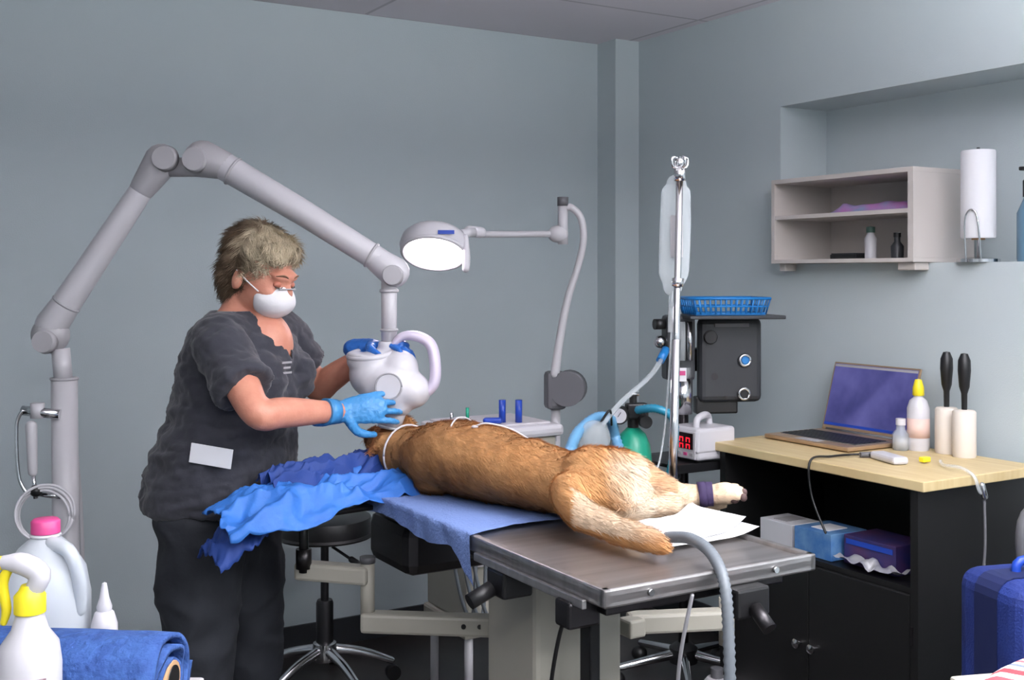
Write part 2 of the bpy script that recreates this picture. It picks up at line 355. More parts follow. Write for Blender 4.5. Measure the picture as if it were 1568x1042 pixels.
p.append(ell('hook_knob',(-1.245,2.94,.882),(.016,.016,.016),m_black)); p.append(cyl('hook_rod',(-1.245,2.96,.87),(-1.19,2.97,.86),.007,m_chrome))
for i in range(3): p.append(torus('coiled_cable_%d'%(i+1),(-1.222+.004*i,2.935-.006*i,.818+.005*i),.066+.003*i,.0035,m_white,(.15*i,-1,.1*i)))
p.append(cable('arm_cable',[(-1.19,3.03,1.1),(-1.17,3.05,.8),(-1.16,3.05,.3)],.006,m_arm))
grp('dental_xray_machine',p)
# ---------------------------------------------------------------- dental cart
p=[]; cx,cy=-.07,3.75
def cb(name,a,b,z,s,mat,bev=.006): return box(name,(cx+CU*a-SU*b,cy+SU*a+CU*b,z),s,mat,ANG,bev)
p.append(cb('top',0,0,.935,(.38,.32,.04),m_white,.014)); p.append(cb('top_tray',0,.01,.957,(.32,.26,.008),m_white2,.003))
p.append(cb('body',0,0,.63,(.34,.28,.57),m_beige,.01)); p.append(cb('front_panel',0,-.146,.70,(.3,.01,.36),m_white2,.004))
p.append(cb('side_vent',.176,0,.84,(.006,.2,.1),m_armj,.002)); p.append(cb('drawer_handle',.186,-.05,.90,(.012,.12,.02),m_white,.004))
p.append(cb('base',0,0,.32,(.36,.3,.05),m_beige,.01))
for i,(a,b) in enumerate([(-.15,-.12),(.15,-.12),(-.15,.12),(.15,.12)]):
    q=V((cx+CU*a-SU*b,cy+SU*a+CU*b,0)); p.append(cyl('leg_%d'%(i+1),q+V((0,0,.3)),q+V((0,0,.07)),.014,m_arm)); p.append(ell('caster_%d'%(i+1),q+V((0,0,.036)),(.036,.03,.036),m_armj))
for i in range(3):
    x=-.16+.03*i; p.append(cable('hose_%d'%(i+1),[(x,3.50,.72),(x-.02,3.45,.60),(x+.01,3.44,.44),(x+.04,3.47,.40),(x+.05,3.5,.62)],.006,m_hose))
p.append(cyl('blue_tip_a',(-.032,3.7,.956),(-.032,3.7,1.035),.0115,m_bluep2)); p.append(cyl('blue_tip_b',(.022,3.7,.956),(.022,3.7,1.035),.0115,m_bluep2))
p.append(tube('blue_tip_c',[(-.085,3.66,.972),(-.04,3.66,.972)],.01,m_bluep2)); p.append(cyl('green_tip',(-.15,3.78,.956),(-.15,3.78,1.0),.006,m_green)); p.append(cyl('steel_tip',(-.2,3.72,.956),(-.2,3.72,.99),.006,m_chrome))
grp('dental_cart',p)
# ---------------------------------------------------------------- exam lamp
p=[]
p.append(box('pivot_housing',(.148,3.85,1.052),(.07,.07,.13),m_grey,.2,.015)); p.append(cyl('pivot_disc',(.185,3.80,1.06),(.20,3.87,1.06),.06,m_grey))
p.append(cyl('floor_post',(.15,3.86,.02),(.15,3.86,1.0),.016,m_arm)); p.append(lathe('floor_base',[(0,0),(.17,0),(.17,.015),(.06,.035),(.02,.05),(0,.05)],m_grey,(.15,3.86,0)))
p.append(tube('gooseneck',[(.146,3.82,1.11),(.163,3.82,1.23),(.188,3.82,1.36),(.225,3.81,1.48),(.242,3.80,1.57),(.232,3.8,1.64),(.20,3.8,1.675),(.178,3.8,1.67)],[.016,.014,.013,.012,.012,.012,.012,.012],m_arm,k=6))
p.append(cyl('pivot_tube',(.172,3.8,1.55),(.172,3.8,1.68),.017,m_arm)); p.append(cyl('pivot_cap',(.172,3.8,1.68),(.172,3.8,1.71),.019,m_grey))
p.append(ell('pivot_knuckle',(.155,3.8,1.585),(.035,.03,.03),m_arm))
p.append(tube('arm',[(.14,3.8,1.585),(-.0,3.69,1.58),(-.105,3.58,1.576)],.011,m_arm)); p.append(tube('arm_joint',[(-.10,3.58,1.582),(-.135,3.56,1.585)],.018,m_white))
hn=V((-.06,-.50,-.865)).normalized(); hc=V((-.243,3.5,1.515))
p.append(lathe('reflector_shell',[(.092,0),(.105,.004),(.11,.02),(.105,.045),(.09,.062),(.05,.072),(0,.074)],m_white,hc,-hn,48))
p.append(lathe('lens',[(0,-.012),(.05,-.010),(.085,-.005),(.094,-.001),(.094,.001)],m_lens,hc,-hn,48))
p.append(torus('rim',hc,.099,.007,m_white,hn,48))
p.append(tube('grip_handle',[(-.143,3.47,1.565),(-.140,3.46,1.50),(-.142,3.455,1.465)],[.008,.012,.011],m_white,k=3)); p.append(cyl('yoke',(-.16,3.52,1.575),(-.12,3.56,1.583),.014,m_white))
p.append(box('label',(-.20,3.41,1.577),(.05,.002,.012),m_bluep2,.1))
grp('examination_lamp',p)
# ---------------------------------------------------------------- anaesthesia machine
p=[]; bx,by=.61,4.0
p.append(cyl('mast',(bx,by,.08),(bx,by,1.3),.018,m_steeld)); p.append(lathe('hub',[(0,.07),(.05,.07),(.05,.12),(.025,.14),(0,.14)],m_black,(bx,by,0)))
for i in range(5):
    a=math.radians(50+72*i); d=V((math.cos(a),math.sin(a),0)); c=V((bx,by,0))
    p.append(tube('foot_%d'%(i+1),[c+d*.03+V((0,0,.1)),c+d*.24+V((0,0,.07))],[.018,.012],m_chrome)); p.append(ell('castor_%d'%(i+1),c+d*.25+V((0,0,.028)),(.03,.03,.028),m_black))
tc0=V((.60,3.80,0))
p.append(box('tray',tc0+V((0,0,.828)),(.34,.24,.012),m_steeld,ANG,.003)); p.append(box('tray_lip',tc0+V((0,0,.818))-W*.118,(.34,.006,.03),m_black,ANG,.002))
p.append(box('tray_arm',(.605,3.92,.812),(.04,.2,.03),m_black,0,.004))
PR=math.radians(8)
p.append(box('panel',(.745,3.86,1.155),(.225,.05,.29),m_dgrey,PR,.022,3)); p.append(box('panel_base',(.70,3.87,1.0),(.15,.04,.06),m_black,PR,.006))
p.append(box('shelf',(.735,3.83,1.305),(.33,.22,.012),m_dgrey,PR,.003))
p.append(box('mast_bracket',(.66,3.95,1.15),(.12,.06,.08),m_black,.3,.006))
for i,(x,z) in enumerate([(.795,1.155),(.792,1.04)]):
    p.append(torus('port_ring_%d'%(i+1),(x,3.835,z),.018,.006,m_chrome,(.14,-1,0))); p.append(cyl('port_%d'%(i+1),(x,3.85,z),(x,3.828,z),.012,m_bluep if i==0 else m_black))
p.append(cyl('knob_a',(.675,3.83,1.235),(.673,3.80,1.235),.02,m_black)); p.append(cyl('dial_b',(.69,3.835,1.10),(.69,3.825,1.10),.012,m_steeld)); p.append(torus('knob_ring',(.675,3.82,1.235),.021,.003,m_steeld,(0,-1,0)))
p.append(box('logo_plate',(.75,3.83,1.275),(.12,.002,.012),m_grey,PR))
for i in range(5): p.append(cyl('screw_%d'%(i+1),(.66+.035*i,3.832,1.03),(.66+.035*i,3.828,1.03),.004,m_steeld))
p.append(box('vaporizer_body',(.565,3.82,1.20),(.10,.08,.22),m_dgrey,PR,.012))
p.append(cyl('flow_tube',(.57,3.765,1.16),(.57,3.765,1.29),.012,m_clear)); p.append(cyl('flow_tube_b',(.595,3.765,1.16),(.595,3.765,1.29),.009,m_chrome))
p.append(cyl('flow_knob',(.545,3.77,1.15),(.545,3.74,1.15),.018,m_black)); p.append(cyl('flow_knob_b',(.515,3.8,1.28),(.48,3.79,1.28),.018,m_black)); p.append(ell('side_knob',(.50,3.8,1.22),(.022,.022,.022),m_chrome))
p.append(cyl('absorber',(.575,3.78,.98),(.575,3.78,1.10),.032,m_chrome)); p.append(cyl('absorber_dome',(.575,3.78,1.10),(.575,3.78,1.135),.026,m_clear))
p.append(box('tag',(.565,3.735,1.115),(.03,.002,.045),m_paper,.1)); p.append(box('tag_red',(.565,3.733,1.12),(.022,.002,.015),m_pink,.1))
grp('anesthesia_machine',p)
# blue basket
p=[]; bc=V((.715,3.80,1.312))
def bpt(x,y,z):
    q=Matrix.Rotation(PR,3,'Z')@V((x,y,0)); return bc+V((q.x,q.y,z))
p.append(box('bottom',bpt(0,0,.003),(.24,.15,.004),m_bluep,PR))
for z,e in ((.006,0),(.03,.006),(.056,.012)):
    L=.12+e; Wd=.075+e; pts=[bpt(L,Wd,z),bpt(-L,Wd,z),bpt(-L,-Wd,z),bpt(L,-Wd,z),bpt(L,Wd,z)]
    p.append(tube('rim_%d'%int(z*1000),pts,.005 if z>.05 else .003,m_bluep,n=8,cap='flat'))
k=0
for i in range(15):
    t=-1+2*i/14
    for sg in (-1,1):
        k+=1; p.append(cyl('slat_%d'%k,bpt(.12*t,sg*.075,.004),bpt(.132*t,sg*.087,.056),.0032,m_bluep,n=6))
for i in range(8):
    t=-1+2*i/7
    for sg in (-1,1):
        k+=1; p.append(cyl('slat_%d'%k,bpt(sg*.12,.075*t,.004),bpt(sg*.132,.087*t,.056),.0032,m_bluep,n=6))
grp('plastic_basket',p)
# monitor on tray
p=[]; mc=V((.632,3.742,.836))
def mb(a,b,z): return mc+U*a+W*b+V((0,0,z))
p.append(box('case',mb(0,0,.058),(.165,.15,.105),m_white,ANG,.012,3)); p.append(box('case_band',mb(0,0,.035),(.168,.153,.006),m_armj,ANG,.002))
p.append(box('front_bezel',mb(-.084,0,.055),(.004,.135,.09),m_white2,ANG,.002)); p.append(box('display',mb(-.087,.0,.068),(.003,.115,.052),m_display,ANG))
for i in range(3):
    y=-.035+.033*i
    for z in (.057,.078):
        p.append(box('digit_%d_%d'%(i,int(z*1000)),mb(-.0893,y,z),(.001,.018,.003),m_red,ANG)); p.append(box('digit_s%d_%d'%(i,int(z*1000)),mb(-.0893,y-.008,z-.007),(.001,.003,.013),m_red,ANG)); p.append(box('digit_t%d_%d'%(i,int(z*1000)),mb(-.0893,y+.008,z-.007),(.001,.003,.013),m_red,ANG))
for i in range(4): p.append(box('key_%d'%(i+1),mb(-.087,-.05+.03*i,.025),(.003,.016,.01),m_pink if i==1 else m_armj,ANG))
p.append(tube('handle',[mb(-.05,-.03,.105),mb(-.045,-.03,.135),mb(0,-.01,.145),mb(.045,.02,.135),mb(.05,.02,.105)],[.011,.011,.012,.011,.011],m_white,k=4))
for i in range(4):
    a=(-.06,.06)[i%2]; b=(-.05,.05)[i//2]; p.append(cyl('foot_%d'%(i+1),mb(a,b,-.001),mb(a,b,.008),.009,m_black))
grp('vital_signs_monitor',p)
# oxygen tank
p=[]; ox,oy=.39,3.62
p.append(lathe('cylinder',[(0,.42),(.05,.42),(.06,.44),(.06,.86),(.055,.90),(.04,.935),(.02,.955),(0,.957)],m_green,(ox,oy,0)))
p.append(lathe('valve',[(0,.95),(.018,.95),(.018,1.0),(.012,1.0),(.012,1.06),(0,1.06)],m_black,(ox,oy,0))); p.append(box('yoke',(ox+.01,oy-.01,1.01),(.07,.04,.05),m_black,.2,.006))
p.append(cyl('gauge_case',(ox-.04,oy-.02,1.0),(ox-.05,oy-.06,1.0),.028,m_black)); p.append(cyl('gauge_dial',(ox-.05,oy-.06,1.0),(ox-.0505,oy-.063,1.0),.023,m_white)); p.append(box('needle',(ox-.0505,oy-.0645,1.004),(.002,.001,.018),m_black,0,0,2,Matrix.Rotation(.6,4,'Y')))
p.append(cyl('knob',(ox+.03,oy-.03,.98),(ox+.035,oy-.065,.98),.02,m_black)); p.append(cyl('t_handle',(ox-.02,oy,1.062),(ox+.02,oy,1.062),.006,m_chrome))
p.append(torus('strap',(ox,oy,.75),.061,.005,m_black)); p.append(box('bracket',(.50,3.80,.75),(.32,.03,.03),m_black,math.radians(60),.004))
grp('oxygen_cylinder',p)
# breathing circuit
p=[tube('blue_tube',smoothpts([(.17,3.3,.93),(.2,3.4,.97),(.26,3.5,1.0),(.31,3.55,.99),(.33,3.6,.93),(.35,3.55,.86)],[.016]*6,12)[0],.018,m_tube,n=12,corr=.18),
   tube('teal_tube',smoothpts([(.40,3.55,1.02),(.45,3.5,1.03),(.5,3.5,1.0),(.51,3.52,.92),(.50,3.55,.82)],[.014]*5,12)[0],.014,m_teal,n=12,corr=.15),
   tube('clear_tube',[(.28,3.45,.99),(.34,3.5,1.05),(.44,3.6,1.12),(.5,3.7,1.18)],.009,m_clear,k=6),
   ell('breathing_bag',(.25,3.42,.95),(.05,.035,.055),m_clear),
   cyl('connector',(.485,3.68,1.165),(.51,3.72,1.2),.014,m_bluep),
   cable('sample_line',[(.27,3.45,.99),(.3,3.45,1.03),(.31,3.5,.98)],.004,m_black)]
grp('breathing_circuit',p)
# ---------------------------------------------------------------- IV pole
p=[]; ib=V((.378,2.665,.80)); it=V((.398,2.665,1.70))
p.append(cyl('pole',ib,it,.0085,m_chrome)); p.append(cyl('pole_sleeve',ib,ib+(it-ib)*.55,.0105,m_chrome)); p.append(box('table_clamp',(.368,2.655,.85),(.05,.05,.07),m_black,ANG,.006))
p.append(cyl('collar',(.392,2.665,1.42),(.393,2.665,1.44),.014,m_chrome)); p.append(cyl('top_collar',(.398,2.665,1.67),(.398,2.665,1.70),.014,m_chrome))
for i in range(4):
    a=i*math.pi/2+.4; d=V((math.cos(a),math.sin(a),0)); q=V((.398,2.665,1.70))
    p.append(tube('hook_%d'%(i+1),[q,q+d*.018+V((0,0,.004)),q+d*.022+V((0,0,.022)),q+d*.014+V((0,0,.026))],.0035,m_chrome,k=4,n=8))
p.append(ell('finial',(.398,2.665,1.712),(.01,.01,.014),m_chrome))
grp('iv_pole',p)
p=[]
p.append(tube('pouch',[(.395,2.70,1.665),(.394,2.70,1.64),(.392,2.70,1.55),(.389,2.70,1.46),(.386,2.70,1.42)],[.025,.036,.038,.037,.024],m_clear,k=5,flat=.35,ref=(0,1,0),n=24))
p.append(cyl('port',(.386,2.70,1.41),(.384,2.70,1.37),.008,m_clear)); p.append(cyl('drip_chamber',(.384,2.70,1.37),(.383,2.70,1.31),.009,m_clear))
p.append(cable('line',[(.383,2.7,1.31),(.375,2.69,1.2),(.36,2.68,1.05),(.33,2.66,.97),(.25,2.7,.96)],.0025,m_clear)); p.append(box('print',(.393,2.684,1.54),(.03,.001,.1),m_armj)); p.append(cable('hanger',[(.395,2.70,1.685),(.398,2.69,1.72),(.399,2.672,1.728)],.002,m_clear))
grp('iv_fluid_bag',p)
# ---------------------------------------------------------------- storage cabinet right
p=[]
X0,X1,Y0,Y1=-.56,-.08,-2.12,-1.30
p.append(rbox('countertop',X0-.02,X1,Y0-.02,Y1+.02,.872,.90,m_birch,.003))
p.append(rbox('side_left',X0,X1-.02,Y1-.04,Y1-.015,.0,.872,m_blackw)); p.append(rbox('side_right',X0,X1-.02,Y0+.015,Y0+.04,.0,.872,m_blackw))
p.append(rbox('back_panel',X1-.03,X1-.02,Y0+.04,Y1-.04,.0,.872,m_blackw)); p.append(rbox('shelf_board',X0+.01,X1-.03,Y0+.04,Y1-.04,.585,.60,m_blackw)); p.append(rbox('bottom_board',X0+.01,X1-.03,Y0+.04,Y1-.04,.04,.06,m_blackw))
ym=(Y0+Y1)/2
p.append(rbox('door_left',X0-.002,X0+.014,ym+.002,Y1-.042,.05,.583,m_blackw,.002)); p.append(rbox('door_right',X0-.002,X0+.014,Y0+.042,ym-.002,.05,.583,m_blackw,.002))
for i,y in enumerate((ym+.03,ym-.03)): p.append(lathe('knob_%d'%(i+1),[(.005,0),(.005,.012),(.014,.018),(.014,.026),(0,.03)],m_chrome,R(X0-.002,y,.345),-U,16))
p.append(rbox('hinge',X0-.004,X0,Y0+.03,Y0+.038,.45,.50,m_steeld))
grp('storage_cabinet',p)
def item(name,*parts): return grp(name,list(parts))
item('glove_box',rbox('carton',-.52,-.40,-1.60,-1.46,.601,.675,M('carton_white',(200,200,205),.7),.002),rbox('opening',-.5,-.42,-1.56,-1.5,.675,.677,m_armj))
item('glove_box',rbox('carton',-.53,-.38,-1.77,-1.62,.601,.68,M('carton_blue',(50,100,160),.6,col2=(100,140,180),nscale=20),.002),rbox('flap',-.5,-.42,-1.73,-1.66,.68,.682,m_paper))
item('supply_box',rbox('carton',-.50,-.36,-1.98,-1.79,.601,.685,M('carton_navy',(30,34,90),.6,col2=(70,40,80),nscale=14),.002),rbox('lid_strip',-.502,-.50,-1.97,-1.80,.66,.675,m_bluep2))
bm=bmesh.new(); bmesh.ops.create_grid(bm,x_segments=24,y_segments=10,size=.5)
for v in bm.verts:
    x,y=v.co.x*.24,v.co.y*.05; h=noise.noise(V((x*28,y*28,3)))*.03+.024; v.co=V((y,x,h))
frombm('crumpled_wrapper',bm,M('wrapper',(200,200,205),.3,.6),R(-.53,-1.92,.603),ANG)
# laptop
m_gold=M('laptop_gold',(178,150,120),.35,.6)
p=[]
p.append(rbox('base',-.385,-.125,-1.70,-1.335,.903,.917,m_gold,.004)); p.append(rbox('keyboard',-.33,-.18,-1.68,-1.355,.917,.9185,m_grey)); p.append(rbox('touchpad',-.378,-.338,-1.56,-1.47,.917,.918,m_armj))
for i in range(6):
    p.append(rbox('key_row_%d'%(i+1),-.325+.024*i,-.307+.024*i,-1.675,-1.36,.9185,.9205,m_black,.0005))
tl=math.radians(16); mr=Matrix.Rotation(tl,4,'Y')
cL=R(-.118,-1.5175,.915)
def scr(name,h0,h1,w,t0,t1,mat,bev=0):
    c=cL+ (U*math.sin(tl)+V((0,0,math.cos(tl))))*((h0+h1)/2)+(U*math.cos(tl)-V((0,0,math.sin(tl))))*((t0+t1)/2)
    return box(name,c,(abs(t1-t0),w,h1-h0),mat,ANG,bev,2,mr)
p.append(scr('lid',0,.238,.365,0,.007,m_gold,.002)); p.append(scr('display',.016,.232,.352,-.001,0.0005,m_screen)); p.append(scr('taskbar',.018,.026,.35,-.0018,-.001,m_bluep2)); p.append(scr('menu_bar',.222,.23,.35,-.0018,-.001,m_armj))
p.append(cyl('hinge',R(-.12,-1.68,.917),R(-.12,-1.36,.917),.006,m_grey))
grp('laptop',p)
bp=R(-.145,-1.765,.90)
item('pump_bottle',lathe('body',[(0,0),(.031,0),(.034,.01),(.034,.13),(.026,.155),(.014,.165),(.014,.172)],m_white,bp),lathe('cap',[(.016,.17),(.018,.172),(.017,.195),(.01,.22),(0,.222)],m_yellow,bp),cyl('label',bp+V((0,0,.04)),bp+V((0,0,.10)),.0345,M('label_peach',(220,190,180),.6)))
bq=R(-.19,-1.735,.90)
item('glass_vial',lathe('body',[(0,0),(.024,0),(.026,.005),(.026,.05),(.014,.065),(.013,.08)],m_clear,bq),lathe('cap',[(.0,.078),(.015,.078),(.015,.098),(0,.1)],m_white,bq),cyl('liquid',bq+V((0,0,.004)),bq+V((0,0,.04)),.023,m_armj))
for j,(X,Y) in enumerate([(-.12,-1.85),(-.135,-1.925)]):
    q=R(X,Y,.90); item('lint_roller',lathe('roll',[(0,0),(.032,0),(.034,.005),(.034,.135),(.03,.14),(.012,.142)],M('lint_paper%d'%j,(215,206,196),.7),q),lathe('handle',[(.008,.14),(.009,.19),(.015,.21),(.019,.26),(.018,.29),(.01,.31),(0,.312)],m_black,q))
p=[box('box',R(-.40,-1.87,.912),(.05,.13,.022),m_white,ANG-.3,.008),cable('lead',[R(-.39,-1.81,.912),R(-.42,-1.76,.908),R(-.5,-1.74,.906),R(-.585,-1.74,.90),R(-.59,-1.75,.8),R(-.585,-1.8,.7)],.0035,m_black),cyl('plug',R(-.36,-1.80,.91),R(-.42,-1.78,.91),.008,m_grey)]
grp('xray_sensor_box',p)
p=[cable('lead',[R(-.30,-1.97,.908),R(-.36,-2.03,.91),R(-.38,-2.1,.915),R(-.39,-2.15,.90),R(-.38,-2.16,.86),R(-.36,-2.16,.85)],.005,m_clear),tube('connector',[R(-.37,-2.16,.875),R(-.365,-2.165,.845)],.009,m_chrome),box('yellow_plug',R(-.33,-1.94,.911),(.03,.02,.015),m_yellow,ANG,.003),cable('hanging_wire',[R(-.36,-2.16,.85),R(-.37,-2.17,.7),R(-.39,-2.165,.55),R(-.45,-2.17,.42),R(-.5,-2.18,.3)],.004,m_grey)]
grp('usb_cable',p)
# ---------------------------------------------------------------- shelf unit on ledge
p=[]; a0,a1,y0,y1,z0,z1=-.09,.21,-1.70,-1.06,1.488,1.795
p+= [rbox('top_board',a0,a1,y0,y1,z1-.016,z1,m_shelfw,.001),rbox('bottom_board',a0,a1,y0,y1,z0,z0+.014,m_shelfw,.001),rbox('end_far',a0,a1,y1-.016,y1,z0+.014,z1-.016,m_shelfw),rbox('end_near',a0,a1,y0,y0+.022,z0+.014,z1-.016,m_shelfw),
     rbox('middle_board',a0+.002,a1-.01,y0+.022,y1-.016,1.648,1.662,m_shelfw),rbox('back_board',a1-.008,a1,y0+.02,y1-.016,z0+.014,z1-.016,m_shelfw),
     rbox('bracket_a',-.06,-.001,y1-.04,y1-.01,1.46,1.488,m_shelfw,.004),rbox('bracket_b',-.07,-.001,y0+.01,y0+.08,1.462,1.488,m_shelfw,.004)]
grp('wall_shelf_unit',p)
bm=bmesh.new(); bmesh.ops.create_grid(bm,x_segments=30,y_segments=16,size=.5)
for v in bm.verts:
    x,y=v.co.x*.36,v.co.y*.15; h=.030+noise.noise(V((x*20,y*20,1)))*.016; e=min(1,(.5-abs(v.co.x))*8,(.5-abs(v.co.y))*5); v.co=V((y,x,h*max(0.05,e)))
frombm('folded_cloths',bm,M('cloth_mix',(180,120,180),.8,col2=(130,150,186),nscale=14),R(.05,-1.45,1.6625),ANG)
q=R(.03,-1.42,1.503)
item('white_bottle',lathe('body',[(0,0),(.02,0),(.021,.07),(.012,.085),(.012,.09)],m_white,q),lathe('cap',[(0,.09),(.015,.09),(.015,.11),(0,.112)],M('cap_green',(70,100,90),.5),q))
q=R(.0,-1.56,1.503)
item('dark_bottle',lathe('body',[(0,0),(.02,0),(.021,.04),(.01,.055),(.01,.07),(0,.07)],m_dgrey,q),lathe('cap',[(0,.07),(.012,.07),(.012,.085),(0,.086)],m_black,q))
q=R(.04,-1.63,1.503)
item('dark_bottle',lathe('body',[(0,0),(.02,0),(.021,.05),(.01,.065),(.01,.09),(0,.09)],m_black,q),lathe('cap',[(0,.09),(.012,.09),(.012,.105),(0,.106)],m_grey,q))
q=R(.02,-1.33,1.503)
item('pill_tray',box('tray',q+V((0,0,.008)),(.06,.12,.016),m_black,ANG,.003),box('lid',q+V((0,0,.018)),(.055,.11,.004),m_dgrey,ANG))
q=R(.03,-1.85,1.487)
p=[lathe('roll',[(.02,.075),(.05,.075),(.052,.08),(.052,.345),(.05,.35),(.02,.35)],m_paper,q),cyl('core',q+V((0,0,.07)),q+V((0,0,.352)),.02,m_card),lathe('base',[(0,0),(.065,0),(.065,.01),(.02,.016),(0,.016)],m_chrome,q),cyl('rod',q+V((0,0,.01)),q+V((0,0,.36)),.005,m_chrome),
   cable('guide_wire',[q-U*.06+V((0,0,.01)),q-U*.062+V((0,0,.14)),q-U*.05-W*.03+V((0,0,.15)),q-U*.04-W*.04+V((0,0,.01))],.003,m_chrome)]
grp('paper_towel_holder',p)
q=R(.10,-1.98,1.487)
item('dispenser_bottle',lathe('body',[(0,0),(.035,0),(.037,.01),(.037,.15),(.02,.19),(.015,.2)],M('bottle_slate',(90,120,140),.4),q),lathe('pump',[(0,.2),(.02,.2),(.02,.25),(.01,.26),(.01,.29),(0,.29)],m_black,q),box('spout',q+V((0,0,.285))-U*.02,(.05,.015,.012),m_black,ANG,.003))
# ---------------------------------------------------------------- suitcase, chair, blanket
SX,SY=1.235,2.62
p=[box('shell',(SX,SY,.395),(.30,.24,.72),m_bag,.25,.045,4),box('pocket',(SX-.03,SY-.122,.33),(.22,.03,.40),m_bag,.25,.012,3)]
p.append(tube('carry_handle',[(SX-.06,SY,.745),(SX-.05,SY,.78),(SX+.04,SY+.02,.78),(SX+.05,SY+.02,.745)],.011,m_bluep2,k=4)); p.append(box('piping',(SX,SY,.395),(.304,.012,.724),M('piping_navy',(10,24,72),.7),.25,.046,4))
for i,(dx,dy) in enumerate([(-.1,-.08),(.1,-.08),(-.1,.08),(.1,.08)]): p.append(cyl('wheel_%d'%(i+1),(SX+dx-.012,SY+dy,.022),(SX+dx+.012,SY+dy,.022),.022,m_black))
grp('suitcase',p)
p=[]; hx,hy=1.60,2.80
p.append(box('seat',(hx,hy,.46),(.40,.40,.06),m_grey,ANG,.025,3)); p.append(box('backrest',V((hx,hy,.74))+U*.17,(.05,.38,.42),m_grey,ANG,.022,3)); p.append(cyl('post',(hx,hy,.08),(hx,hy,.43),.025,m_steeld))
p.append(box('back_bracket',V((hx,hy,.50))+U*.17,(.03,.06,.16),m_black,ANG,.005))
for i in range(5):
    a=math.radians(72*i); d=V((math.cos(a),math.sin(a),0)); p.append(tube('leg_%d'%(i+1),[V((hx,hy,.09)),V((hx,hy,.06))+d*.17],[.02,.014],m_black)); p.append(ell('wheel_%d'%(i+1),V((hx,hy,.025))+d*.18,(.025,.025,.025),m_black))
for i,sg in enumerate((-1,1)):
    c=V((hx,hy,0))+W*(.22*sg); p.append(tube('armrest_%d'%(i+1),[c+U*.10+V((0,0,.46)),c+U*.12+V((0,0,.78)),c+U*.08+V((0,0,.84)),c-U*.16+V((0,0,.84)),c-U*.20+V((0,0,.72)),c-U*.12+V((0,0,.46))],.02,m_grey,k=5))
grp('office_chair',p)
TX,TY=.97,1.74
p=[box('top',(TX,TY,.765),(.42,.36,.03),m_beige,.2,.006)]
for i,(dx,dy) in enumerate([(-.17,-.13),(.17,-.13),(-.17,.13),(.17,.13)]): p.append(cyl('leg_%d'%(i+1),(TX+dx,TY+dy,0),(TX+dx,TY+dy,.755),.014,m_steeld))
grp('side_table',p)
bm=bmesh.new(); bmesh.ops.create_grid(bm,x_segments=40,y_segments=30,size=.5)
for v in bm.verts:
    x,y=v.co.x*.38,v.co.y*.30; e=max(0,min(1,(.5-abs(v.co.x))*7))*max(0,min(1,(.5-abs(v.co.y))*7)); v.co=V((x,y,.001+(e**.5)*(.055+noise.noise(V((x*9,y*9,0)))*.015)))
frombm('striped_blanket',bm,M_stripes('blanket_stripes',[(200,196,198),(176,60,70),(204,200,202),(100,110,130),(206,204,206),(166,80,90)],6),(TX-.02,TY,.7805),.5)
# ---------------------------------------------------------------- left foreground table and supplies
p=[box('top',(-.90,1.745,.71),(.70,.54,.036),m_white2,0,.006)]
for i,(dx,dy) in enumerate([(-.31,-.22),(.31,-.22),(-.31,.22),(.31,.22)]): p.append(box('leg_%d'%(i+1),(-.90+dx,1.745+dy,.346),(.03,.03,.692),m_steeld,0,.003))
grp('supply_table',p)
Z0=.7285
q=V((-.70,1.632,Z0))
p=[lathe('body',[(0,0),(.040,0),(.044,.006),(.044,.155),(.040,.185),(.026,.205),(.02,.225),(.017,.235)],m_white,q)]
p.append(lathe('collar',[(.017,.228),(.022,.23),(.022,.255),(.016,.262),(.012,.27)],m_yellow,q))
p.append(tube('sprayer_head',[q+V((-.035,0,.302)),q+V((-.01,0,.30)),q+V((.014,0,.285)),q+V((.006,0,.262))],[.011,.016,.016,.013],m_white,k=4)); p.append(cyl('nozzle',q+V((-.034,0,.302)),q+V((-.058,0,.300)),.010,m_yellow))
p.append(tube('trigger',[q+V((-.03,0,.295)),q+V((-.04,0,.27)),q+V((-.034,0,.235)),q+V((-.038,0,.215))],[.007,.008,.007,.005],m_yellow,k=4)); p.append(box('label',q+V((.026,-.037,.12)),(.024,.002,.05),M('label_print',(190,190,195),.6,col2=(120,60,70),nscale=120),.6))
grp('spray_bottle',p)
q=V((-.803,1.935,Z0))
p=[lathe('body',[(0,0),(.068,0),(.074,.01),(.074,.17),(.066,.215),(.045,.25),(.022,.27),(.02,.28)],m_jug,q),lathe('liquid',[(0,.004),(.066,.004),(.07,.012),(.07,.12),(0,.121)],m_clear,q),lathe('cap',[(.0,.276),(.024,.276),(.024,.296),(.02,.3),(0,.3)],m_pink,q)]
p.append(tube('handle',[q+V((.02,-.02,.262)),q+V((.055,-.035,.25)),q+V((.07,-.03,.2)),q+V((.066,-.02,.15))],.012,m_jug,k=5)); p.append(torus('cap_ring',q+V((0,0,.272)),.023,.003,m_white))
grp('water_jug',p)
q=V((-.70,1.93,Z0))
p=[lathe('body',[(0,0),(.02,0),(.022,.005),(.022,.12),(.016,.14),(.01,.145)],m_white,q),lathe('cap',[(.012,.143),(.013,.15),(.008,.165),(.004,.19),(0,.192)],m_white,q),cyl('label',q+V((0,0,.03)),q+V((0,0,.10)),.0224,M('label_red',(220,215,215),.6,col2=(200,70,60),nscale=60))]
grp('squeeze_bottle',p)
